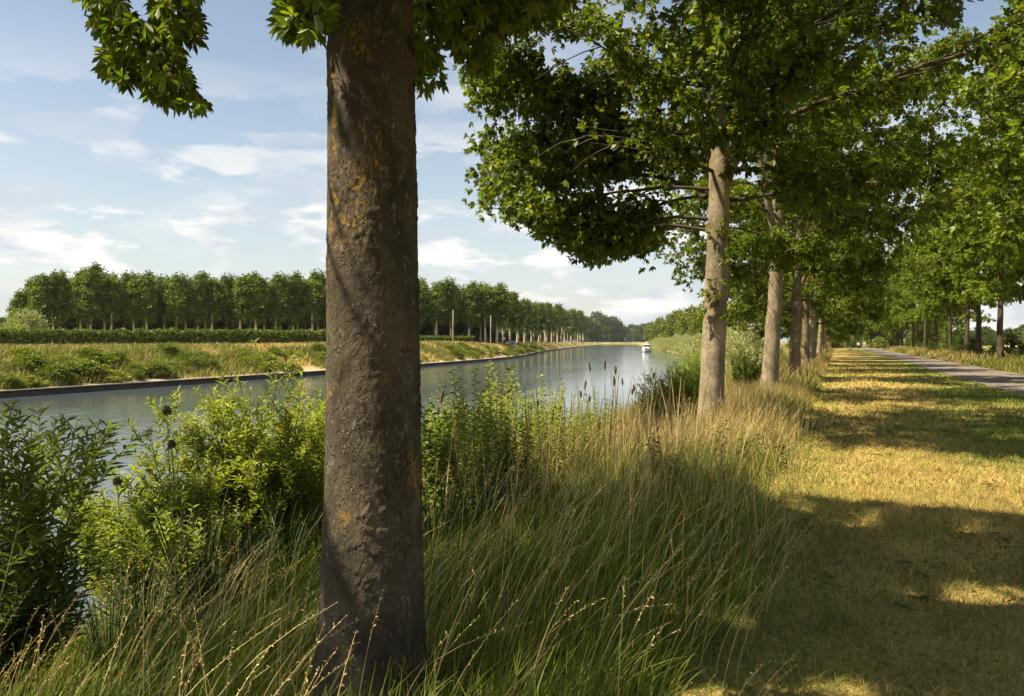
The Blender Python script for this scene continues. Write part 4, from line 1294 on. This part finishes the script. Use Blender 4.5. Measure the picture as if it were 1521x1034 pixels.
def lawn():
    rng = np.random.default_rng(202); g = G()
    for d0, d1, dens, w, hh, K in [(1.5, 5, 2600, .004, .055, 2), (5, 9, 1900, .0055, .06, 2), (9, 15, 800, .009, .065, 2), (15, 28, 230, .018, .075, 2), (28, 60, 45, .045, .085, 1)]:
        xa, xb = -1.0, 5.3
        n = int((xb - xa) * (d1 + 9 - max(d0 - 4, 0)) * dens)
        X, Y = scatter(n, xa, xb, max(d0 - 4, .5), d1 + 5, rng)
        d = depth(X, Y)
        ok = (d >= d0) & (d < d1) & in_view(X, Y, 1.15) & (X < 5.15 + .15 * rng.normal(size=n))
        X, Y = X[ok], Y[ok]; n = len(X)
        c = zone_colour(X, Y); gr = np.array([.14, .175, .03])
        p = np.clip(sm(1.4, 4.4, X + (fbm(X * .55, Y * .3, seed=11, oct=4) - .5) * 6) * .7 + .27 + .55 * (1 - sm(-.7, .5, X)) + .18 * (1 - sm(4, 9, depth(X, Y))), 0, .92)
        isg = rng.uniform(0, 1, n) < p
        C = np.where(isg[:, None], gr * rng.uniform(.7, 1.7, (n, 1)), np.array([.46, .345, .125]) * rng.uniform(.55, 1.3, (n, 1)))
        h = hh * rng.uniform(.5, 1.5, n) * (1 + .6 * sm(.55, .75, fbm(X * 1.5, Y * 1.5, seed=43, oct=3)))
        lean = rng.normal(size=(n, 2)) * .75 + [.15, .05]
        C = C * (.6 + .8 * fbm(X * 1.7, Y * 1.7, seed=33, oct=3))[:, None]
        blades(g, np.column_stack([X, Y, gz(X, Y) - .004]), h, lean, w * rng.uniform(.7, 1.3, n), C * .85, K, None, rng, sag=.3, Ct=C)
    o = g.obj('lawn_grass', M_GRASS); tag(o, 'short sunburnt mown grass of the path, greener toward the road', 'grass', kind='stuff')


lawn()


def litter():
    rng = np.random.default_rng(207); g = G(); n = 900
    X, Y = scatter(n, -1.0, 5.0, 2, 24, rng); ok = in_view(X, Y, 1.1); X, Y = X[ok], Y[ok]; n = len(X)
    D = rng.normal(size=(n, 3)) * [1, 1, .25]
    C = np.where(rng.uniform(0, 1, (n, 1)) < .6, np.array([.24, .13, .045]), np.array([.3, .26, .06])) * rng.uniform(.5, 1.3, (n, 1))
    leaves(g, np.column_stack([X, Y, rng.uniform(.015, .05, n)]), D, rng.normal(size=(n, 3)) * .35 + [0, 0, 1], rng.uniform(.03, .075, n), .03, C, 'leaf', .1, .3)
    for k in range(26):
        x, y = rng.uniform(-.8, 4.5), rng.uniform(3, 16); a = rng.uniform(0, 6.28)
        p = grow(rng, [x, y, .04], [math.cos(a), math.sin(a), 0], rng.uniform(.12, .4), 5, .15, (0, 0, 0)); p[:, 2] = .035
        g.tube(p, [.004, .004, .003, .003, .002], 4, (.2, .14, .08))
    tag(g.obj('fallen_leaves', M_GRASS), 'dead leaves and twigs lying scattered on the mown path', 'litter', kind='stuff')


litter()


def lawn_weeds():
    rng = np.random.default_rng(208); g = G(); n = 420
    X, Y = scatter(n, -.9, 5.0, 2.5, 26, rng); k = fbm(X * .9, Y * .9, seed=97, oct=2) + .12 * X / 5 > .5; X, Y = X[k], Y[k]; n = len(X)
    for x, y in zip(X, Y):
        m = rng.integers(5, 10); a = rng.uniform(0, 6.28, m)
        leaves(g, np.tile([x, y, .02], (m, 1)) + rng.normal(size=(m, 3)) * [.03, .03, 0], np.column_stack([np.cos(a), np.sin(a), rng.uniform(.15, .6, m)]), np.tile([0, 0, 1.], (m, 1)), rng.uniform(.04, .09, m), .025, np.array([.06, .1, .018]) * rng.uniform(.7, 1.4, (m, 1)), 'leaf', .3, .12)
    tag(g.obj('lawn_weeds', M_GRASS), 'low broad-leaved weeds dotted through the mown grass', 'weeds', kind='stuff')


lawn_weeds()


def verge_and_far():
    rng = np.random.default_rng(203); g = G()
    for y0, y1, dens, w in ((12, 60, 90, .03), (60, 180, 26, .07)):
        n = int(5.5 * (y1 - y0) * dens); X, Y = scatter(n, 8.6, 14.2, y0, y1, rng)
        tuft = fbm(X * .45, Y * .25, seed=45, oct=3)
        ok = in_view(X, Y, 1.1) & (rng.uniform(0, 1, n) < .3 + 1.6 * (tuft - .3)); X, Y, tuft = X[ok], Y[ok], tuft[ok]; n = len(X)
        h = rng.uniform(.4, 1.0, n) * (.5 + tuft) * np.clip((X - 8.4) / .8, .35, 1)
        dry = rng.uniform(0, 1, n) < sm(.4, .65, fbm(X * .3, Y * .15, seed=47, oct=3)) * .7 + .1
        C = np.where(dry[:, None], np.array([.42, .31, .12]), np.array([.14, .155, .028])) * rng.uniform(.6, 1.35, (n, 1))
        blades(g, np.column_stack([X, Y, gz(X, Y) - .02]), h, rng.normal(size=(n, 2)) * .35 + [.2, 0], w, C, 3, None, rng)
    o = g.obj('verge_grass', M_GRASS); tag(o, 'tussocky grass in the verge beyond the road', 'grass', kind='stuff')
    g = G()
    for y0, y1, dens, w in ((-2, 60, 52, .05), (60, 140, 22, .1), (140, 330, 6, .2)):
        n = int(17 * (y1 - y0) * dens); t = rng.uniform(0, 1, n) ** 1.1 * 17 + .7; Y = rng.uniform(y0, y1, n)
        X = S(Y) - Wd(Y) - t
        nb = fbm(X * .25, Y * .25, seed=51, oct=4)
        ok = in_view(X, Y, 1.1) & ((t > 2.2) | (rng.uniform(0, 1, n) < sm(.4, .6, nb) * .7))
        X, Y, t, nb = X[ok], Y[ok], t[ok], nb[ok]; n = len(X)
        dry = rng.uniform(0, 1, n) < np.clip(.95 - 1.1 * sm(.4, .6, nb) + .3 * sm(6, 10, t), .1, .95)
        C = np.where(dry[:, None], np.array([.5, .37, .15]), np.array([.17, .18, .04])) * rng.uniform(.65, 1.3, (n, 1))
        h = rng.uniform(.3, .8, n) * (.6 + .8 * nb) * np.where((t > 3.5) & (Y > 145) & (Y < 200), .35, 1)
        blades(g, np.column_stack([X, Y, gz(X, Y) - .03]), h, rng.normal(size=(n, 2)) * .3 + [.25, .05], w, C, 2, TH + rng.normal(size=n) * .5, rng)
    o = g.obj('far_bank_grass', M_GRASS); tag(o, 'straw and green rough grass covering the far bank', 'grass', kind='stuff')


verge_and_far()

# ------------------------------------------------------------------ small far things
M_WHITE = simple_mat('white_gelcoat', (.8, .8, .78), .3, .04, 3)
M_GLASS = simple_mat('dark_glass', (.03, .035, .04), .08, .1, 3, spec=.6)
M_GREY = simple_mat('grey_metal', (.45, .44, .42), .5, .15, 6)
M_POLE = simple_mat('weathered_pole', (.24, .205, .155), .7, .3, 3)
M_RED = simple_mat('dull_red', (.35, .06, .04), .5, .1, 6)


def motorboat():
    x, y = P(960, 250)
    ang = math.atan2(-y, -x) - math.radians(8)
    root = thing('motorboat', 'white motor cruiser heading up the canal toward the camera', 'boat', (x, y, WATER_Z), ang)
    # hull: bow toward +x, lofted sections
    g = G(); st = np.linspace(-3.4, 3.8, 13); rings = []
    for s in st:
        u = (s + 3.4) / 7.2
        bw = 1.3 * (1 - max(0, (u - .45) / .55) ** 2.2) + .02; sh = .95 + .45 * u ** 2; keel = -.35 + .3 * max(0, u - .7) / .3
        rings.append([[s, -bw, sh], [s, -bw * .93, .35], [s, -bw * .6, -.1], [s, 0, keel], [s, bw * .6, -.1], [s, bw * .93, .35], [s, bw, sh]])
    V = np.array(rings).reshape(-1, 3); n = 7
    i = (np.arange(12)[:, None] * n + np.arange(6)[None]).ravel()
    g.add(V, np.stack([i, i + 1, i + n + 1, i + n], 1))
    # deck and transom
    dk = np.array([[r[0], r[6]] for r in rings]) - [0, 0, .06]
    i = np.arange(12) * 2; g.add(dk.reshape(-1, 3), np.stack([i, i + 2, i + 3, i + 1], 1))
    g.add(np.array(rings[0]), [[0, 1, 5, 6], [1, 2, 4, 5]], [[2, 3, 4]])
    g.obj('hull', M_WHITE, root, smooth=False)
    def loft(a, b):  # trapezoid cabin from lower to upper rectangle (x0,x1,halfwidth,z)
        v = []
        for (x0, x1, hw, z) in (a, b): v += [[x0, -hw, z], [x1, -hw, z], [x1, hw, z], [x0, hw, z]]
        q = G(); q.add(v, [[0, 1, 5, 4], [1, 2, 6, 5], [2, 3, 7, 6], [3, 0, 4, 7], [4, 5, 6, 7]]); return q
    loft((-2.6, 2.3, 1.02, 1.0), (-2.5, 1.7, .9, 1.62)).obj('cabin', M_WHITE, root)
    loft((-2.2, .7, .95, 1.62), (-2.1, .05, .8, 2.35)).obj('windscreen', M_GLASS, root)
    loft((-2.4, .25, .95, 2.36), (-2.35, .15, .9, 2.52)).obj('roof', M_WHITE, root)
    for sy in (-1, 1):
        q = G(); q.box((-.4, sy * .975, 1.36), (2.6, .03, .26)); q.obj('window', M_GLASS, root)
    q = G()
    for sy in (-1, 1):
        q.tube([[1.2, sy * .95, 1.15], [1.3, sy * .95, 1.75], [2.6, sy * .62, 1.85], [3.7, sy * .06, 1.95]], .025, 5)
        q.tube([[2.5, sy * .65, 1.25], [2.5, sy * .65, 1.84]], .02, 5)
    q.obj('rail', M_GREY, root)
    q = G(); q.tube([[-1.2, 0, 2.5], [-1.2, 0, 3.3]], .03, 5); q.obj('mast', M_WHITE, root)
    q = G(); q.box((3.0, 0, 1.62), (.12, .4, .3)); q.obj('fender', M_RED, root)


motorboat()


def pole(px, d, top, label, arm=None, r=.14):
    x, y = P(px, d); z0 = float(gz(x, y)); h = hz(top, d) - z0
    root = thing('street_lamp' if arm == 'lamp' else 'pole', label, 'lamp' if arm == 'lamp' else 'pole', (x, y, z0))
    g = G(); g.tube([[0, 0, -.1], [0, 0, h * .5], [0, 0, h]], [r, r * .85, r * .65], 8); g.obj('post', M_POLE, root, smooth=True)
    g = G()
    if arm == 'lamp':
        g.tube([[0, 0, h * .62], [1.0 * CT, 1.0 * ST, h * .8], [2.6 * CT, 2.6 * ST, h * .98], [3.4 * CT, 3.4 * ST, h]], .09, 6); g.obj('arm', M_POLE, root, smooth=True)
        g = G(); g.box((4.1 * CT, 4.1 * ST, h - .02), (1.5, .35, .18), rz=TH); g.obj('lamp_head', M_GREY, root)
    elif arm == 'cross':
        g.box((.3 * CT, .3 * ST, h * .86), (2.6, .16, .2), rz=TH); g.obj('crossbar', M_POLE, root)
    else:
        g.tube([[0, 0, h], [0, 0, h + .12]], [r * .95, r * .4], 8); g.obj('cap', M_GREY, root, smooth=True)


pole(673, 150, 462, 'tall pale bare pole nearest the foreground trunk across the canal')
pole(729, 160, 470, 'tall pale pole left of the white-shirted person')
pole(808.5, 320, 489, 'pale post with a short crossbar on the far bank', 'cross', .2)
pole(834.5, 410, 487, 'pale lamp post with a curved arm on the far bank', 'lamp', .2)
pole(853.5, 520, 496, 'short pale post beyond the curved lamp', None, .22)


def skin_obj(name, verts, edges, rad, mat, parent, sub=1):
    me = bpy.data.meshes.new(name); bm = bmesh.new(); ly = bm.verts.layers.skin.verify()
    vs = [bm.verts.new(v) for v in verts]
    for a, b in edges: bm.edges.new((vs[a], vs[b]))
    for k, v in enumerate(vs):
        r = rad[k]; v[ly].radius = (r, r) if np.isscalar(r) else r; v[ly].use_root = (k == 0)
    bm.to_mesh(me); bm.free()
    o = link(name, me, mat, parent)
    o.modifiers.new('skin', 'SKIN').use_smooth_shade = True
    m = o.modifiers.new('sub', 'SUBSURF'); m.levels = sub; m.render_levels = sub
    return o


M_SKIN = simple_mat('skin', (.5, .31, .22), .6, .08, 10)
M_SHIRT = simple_mat('pale_shirt', (.75, .72, .74), .8, .08, 8)
M_TROU = simple_mat('dark_trousers', (.02, .02, .024), .8, .2, 8)
M_HAIR = simple_mat('dark_hair', (.05, .035, .025), .7, .2, 20)


def person(x, y, rz, label, sc=1):
    root = thing('person', label, 'person', (x, y, float(gz(x, y))), rz, sc)
    # standing, weight on one leg, arms slightly away from the body; faces +y
    v = [(0, 0, .95), (0, .0, 1.15), (0, .01, 1.38), (0, .01, 1.5), (0, .03, 1.58), (0, .03, 1.69), (0, .02, 1.76),
         (-.2, .0, 1.42), (-.27, .03, 1.14), (-.25, .14, .9), (-.24, .18, .8), (.2, .0, 1.42), (.27, -.02, 1.14), (.27, .06, .89), (.27, .09, .79),
         (-.1, 0, .9), (-.13, .04, .5), (-.13, -.02, .09), (-.13, .13, .04), (.1, 0, .9), (.13, .06, .5), (.16, .03, .09), (.16, .18, .04), (0, .13, 1.64)]
    e = [(0, 1), (1, 2), (2, 3), (3, 4), (4, 5), (5, 6), (2, 7), (7, 8), (8, 9), (9, 10), (2, 11), (11, 12), (12, 13), (13, 14), (0, 15), (15, 16), (16, 17), (17, 18), (0, 19), (19, 20), (20, 21), (21, 22), (5, 23)]
    r = [(.14, .1), (.13, .09), (.15, .1), .055, .07, .085, .06, .06, .043, .033, .035, .06, .043, .033, .035, .085, .058, .042, .035, .085, .058, .042, .035, .014]
    skin_obj('body', v, e, r, M_SKIN, root)
    sv = [v[i] for i in (0, 1, 2, 3, 7, 8, 11, 12)]
    sv[3] = (0, .01, 1.47)
    skin_obj('shirt', sv, [(0, 1), (1, 2), (2, 3), (2, 4), (4, 5), (2, 6), (6, 7)], [(.17, .125), (.16, .12), (.18, .13), .075, .085, .07, .085, .07], M_SHIRT, root)
    tv = [(0, 0, .96), v[15], v[16], v[17], v[19], v[20], v[21]]
    skin_obj('trousers', tv, [(0, 1), (1, 2), (2, 3), (0, 4), (4, 5), (5, 6)], [(.165, .12), .11, .08, .065, .11, .08, .065], M_TROU, root)
    skin_obj('hair', [(0, .0, 1.72), (0, .0, 1.8), (0, -.05, 1.66)], [(0, 1), (0, 2)], [.095, .06, .07], M_HAIR, root)


x, y = P(749.5, 195); person(x, y, 2.6, 'person in a pale shirt and dark trousers standing by the poplars', 1.12)
x, y = P(1275, 176); person(x, y, 3.4, 'distant person in dark clothes at the far end of the path', .95)


def board():
    x, y = P(762, 200); z0 = float(gz(x, y))
    root = thing('notice_board', 'small blue board on two legs beside the pale-shirted person', 'sign', (x, y, z0), TH)
    g = G(); g.box((0, 0, .95), (1.05, .06, .95)); g.obj('panel', simple_mat('blue_panel', (.14, .33, .75), .4, .2, 2), root)
    for sx in (-.42, .42):
        g = G(); g.box((sx, .06, .7), (.07, .055, 1.5)); g.obj('leg', M_GREY, root)


board()


def shed(px, d, w, h, label):
    x, y = P(px, d); root = thing('farm_shed', label, 'building', (x, y, 0), TH + .2)
    g = G(); g.box((0, 0, h * .35), (w, 6, h * .7)); g.obj('wall', simple_mat('shed_wall', (.5, .48, .44), .7, .06, 1), root)
    g = G(); a = h * .703
    g.add([[-w / 2 - .2, -3.3, a], [w / 2 + .2, -3.3, a], [w / 2 + .2, 0, h], [-w / 2 - .2, 0, h], [-w / 2 - .2, 3.3, a], [w / 2 + .2, 3.3, a]], [[0, 1, 2, 3], [3, 2, 5, 4]], [[0, 3, 4], [1, 5, 2]])
    g.obj('roof', simple_mat('shed_roof', (.62, .6, .58), .6, .08, 1), root)
    g = G(); g.box((w * .2, -3.03, h * .3), (1.6, .05, h * .55)); g.obj('door', M_GREY, root)


shed(1482, 420, 12, 2.2, 'low white shed across the field, between the outermost roadside trunks')
shed(1352, 340, 16, 3.4, 'pale farm shed seen between far roadside trunks')
x, y = P(1262.5, 160)
g = G(); rng = np.random.default_rng(5)
u, v = np.meshgrid(np.linspace(0, 2 * np.pi, 14, endpoint=False), np.linspace(0, np.pi, 9), indexing='ij')
rr = .36 * (1 + .35 * (fbm(np.cos(u) * 1.5 + 4, np.sin(u) * 1.5 + v, seed=9) - .5))
V = np.stack([np.cos(u) * np.sin(v) * rr, np.sin(u) * np.sin(v) * rr, np.cos(v) * rr * .9 + .22], -1).reshape(-1, 3)
i = np.arange(14)[:, None] * 9; j = np.arange(8)[None]; i2 = ((np.arange(14) + 1) % 14)[:, None] * 9
g.add(V, np.stack([i + j, i + j + 1, i2 + j + 1, i2 + j], -1).reshape(-1, 4))
o = g.obj('boulder', simple_mat('pale_stone', (.7, .66, .62), .8, .1, 5), smooth=True); o.location = (x, y, 0)
tag(o, 'small whitish boulder at the far end of the grass path', 'stone')

# ------------------------------------------------------------------ air
g = G(); g.box((0, 3500, 40), (7400, 8400, 90))
m, nt, out = newmat('air')
v = N_(nt, 'ShaderNodeVolumePrincipled'); v.inputs['Color'].default_value = (.86, .92, 1, 1); v.inputs['Density'].default_value = HAZE; v.inputs['Anisotropy'].default_value = .2
nt.links.new(v.outputs[0], out.inputs['Volume'])
tag(g.obj('haze', m), kind='stuff')

# ------------------------------------------------------------------ light, sky, camera
sun = bpy.data.lights.new('sun', 'SUN'); sun.energy = 5.0; sun.angle = math.radians(.55); sun.color = (1, .865, .64)
so = bpy.data.objects.new('sun', sun); COL.objects.link(so); so.rotation_euler = tos.to_track_quat('Z', 'Y').to_euler(); so.location = (-20, 0, 30)

w = bpy.data.worlds.new('World'); SC.world = w; w.use_nodes = True
nt = w.node_tree; nt.nodes.clear(); L = nt.links
out = nt.nodes.new('ShaderNodeOutputWorld'); bg = nt.nodes.new('ShaderNodeBackground')
sky = nt.nodes.new('ShaderNodeTexSky'); sky.sky_type = 'NISHITA'; sky.sun_disc = False
sky.sun_elevation = SUN_EL; sky.sun_rotation = math.atan2(sx, sy); sky.air_density = 1.0; sky.dust_density = 1.2; sky.ozone_density = 1.0
SKY_STR = .072
tc = nt.nodes.new('ShaderNodeTexCoord'); sep = nt.nodes.new('ShaderNodeSeparateXYZ'); L.new(tc.outputs['Generated'], sep.inputs[0])
def M(op, a, b=None, clamp=False):
    n = nt.nodes.new('ShaderNodeMath'); n.operation = op; n.use_clamp = clamp
    for s, v in ((0, a), (1, b)):
        if v is None: continue
        if isinstance(v, (int, float)): n.inputs[s].default_value = v
        else: L.new(v, n.inputs[s])
    return n.outputs[0]
def MR(v, a, b, c=0, d=1, smooth=True):
    n = nt.nodes.new('ShaderNodeMapRange'); n.interpolation_type = 'SMOOTHSTEP' if smooth else 'LINEAR'
    for k, q in enumerate((a, b, c, d)): n.inputs[k + 1].default_value = q
    L.new(v, n.inputs[0]); return n.outputs[0]
zc = M('MAXIMUM', sep.outputs[2], 0.0)
den = M('ADD', zc, .10)
cmb = nt.nodes.new('ShaderNodeCombineXYZ')
L.new(M('DIVIDE', sep.outputs[0], den), cmb.inputs[0]); L.new(M('DIVIDE', sep.outputs[1], den), cmb.inputs[1])
def noise(vec, scale, det, dist=0, off=(0, 0, 0), rough=.55, stretch=(1, 1, 1)):
    mp = nt.nodes.new('ShaderNodeMapping'); mp.inputs['Location'].default_value = off; mp.inputs['Scale'].default_value = stretch
    L.new(vec, mp.inputs[0])
    n = nt.nodes.new('ShaderNodeTexNoise'); n.inputs['Scale'].default_value = scale; n.inputs['Detail'].default_value = det
    n.inputs['Distortion'].default_value = dist; n.inputs['Roughness'].default_value = rough
    L.new(mp.outputs[0], n.inputs['Vector']); return n.outputs[0]
big = noise(cmb.outputs[0], .62, 9, .4, (3.1, 1.7, 0), .52)
# low cloud banks, flat and streaky toward the horizon
low = noise(tc.outputs['Generated'], 6.2, 9, .1, (1.3, .2, .35), .56, (1, 1, 3.3))
m1 = MR(big, .50, .66)
m2 = M('MULTIPLY', MR(low, .47, .55), MR(sep.outputs[2], .36, .10))
mask = M('MAXIMUM', M('MULTIPLY', m1, .5), M('MULTIPLY', m2, .9), True)
haze = MR(sep.outputs[2], .34, -.02, 0, .5)
shade = noise(tc.outputs['Generated'], 9, 6, .2, (5, 2, 1), .5, (1, 1, 3.5))
cc = nt.nodes.new('ShaderNodeMix'); cc.data_type = 'RGBA'; L.new(MR(shade, .40, .60), cc.inputs[0])
cc.inputs[6].default_value = (.275, .30, .335, 1); cc.inputs[7].default_value = (.455, .44, .42, 1)
skm = nt.nodes.new('ShaderNodeMix'); skm.data_type = 'RGBA'; skm.blend_type = 'MULTIPLY'; skm.inputs[0].default_value = 1
L.new(sky.outputs[0], skm.inputs[6]); skm.inputs[7].default_value = (SKY_STR * 1.15, SKY_STR * 1.02, SKY_STR * .88, 1)
hz_ = nt.nodes.new('ShaderNodeMix'); hz_.data_type = 'RGBA'; L.new(haze, hz_.inputs[0]); L.new(skm.outputs[2], hz_.inputs[6]); hz_.inputs[7].default_value = (.28, .32, .352, 1)
fin = nt.nodes.new('ShaderNodeMix'); fin.data_type = 'RGBA'; L.new(mask, fin.inputs[0]); L.new(hz_.outputs[2], fin.inputs[6]); L.new(cc.outputs[2], fin.inputs[7])
L.new(fin.outputs[2], bg.inputs[0]); bg.inputs[1].default_value = 1.0
L.new(bg.outputs[0], out.inputs[0])

cam = bpy.data.cameras.new('camera'); cam.sensor_width = 36; cam.lens = F / 1521 * 36; cam.clip_start = .05; cam.clip_end = 9000
co = bpy.data.objects.new('camera', cam); COL.objects.link(co)
co.location = (0, 0, EYE); co.rotation_euler = (math.radians(90 - .44), 0, TH)
SC.camera = co
vs = SC.view_settings; vs.view_transform = 'Standard'; vs.look = 'None'; vs.exposure = 1.3; vs.gamma = 1.0
cy = SC.cycles
cy.max_bounces = 8; cy.diffuse_bounces = 2; cy.glossy_bounces = 3; cy.transmission_bounces = 3; cy.transparent_max_bounces = 8
cy.use_adaptive_sampling = True; cy.adaptive_threshold = .02
cy.use_denoising = True
cy.caustics_reflective = False; cy.caustics_refractive = False
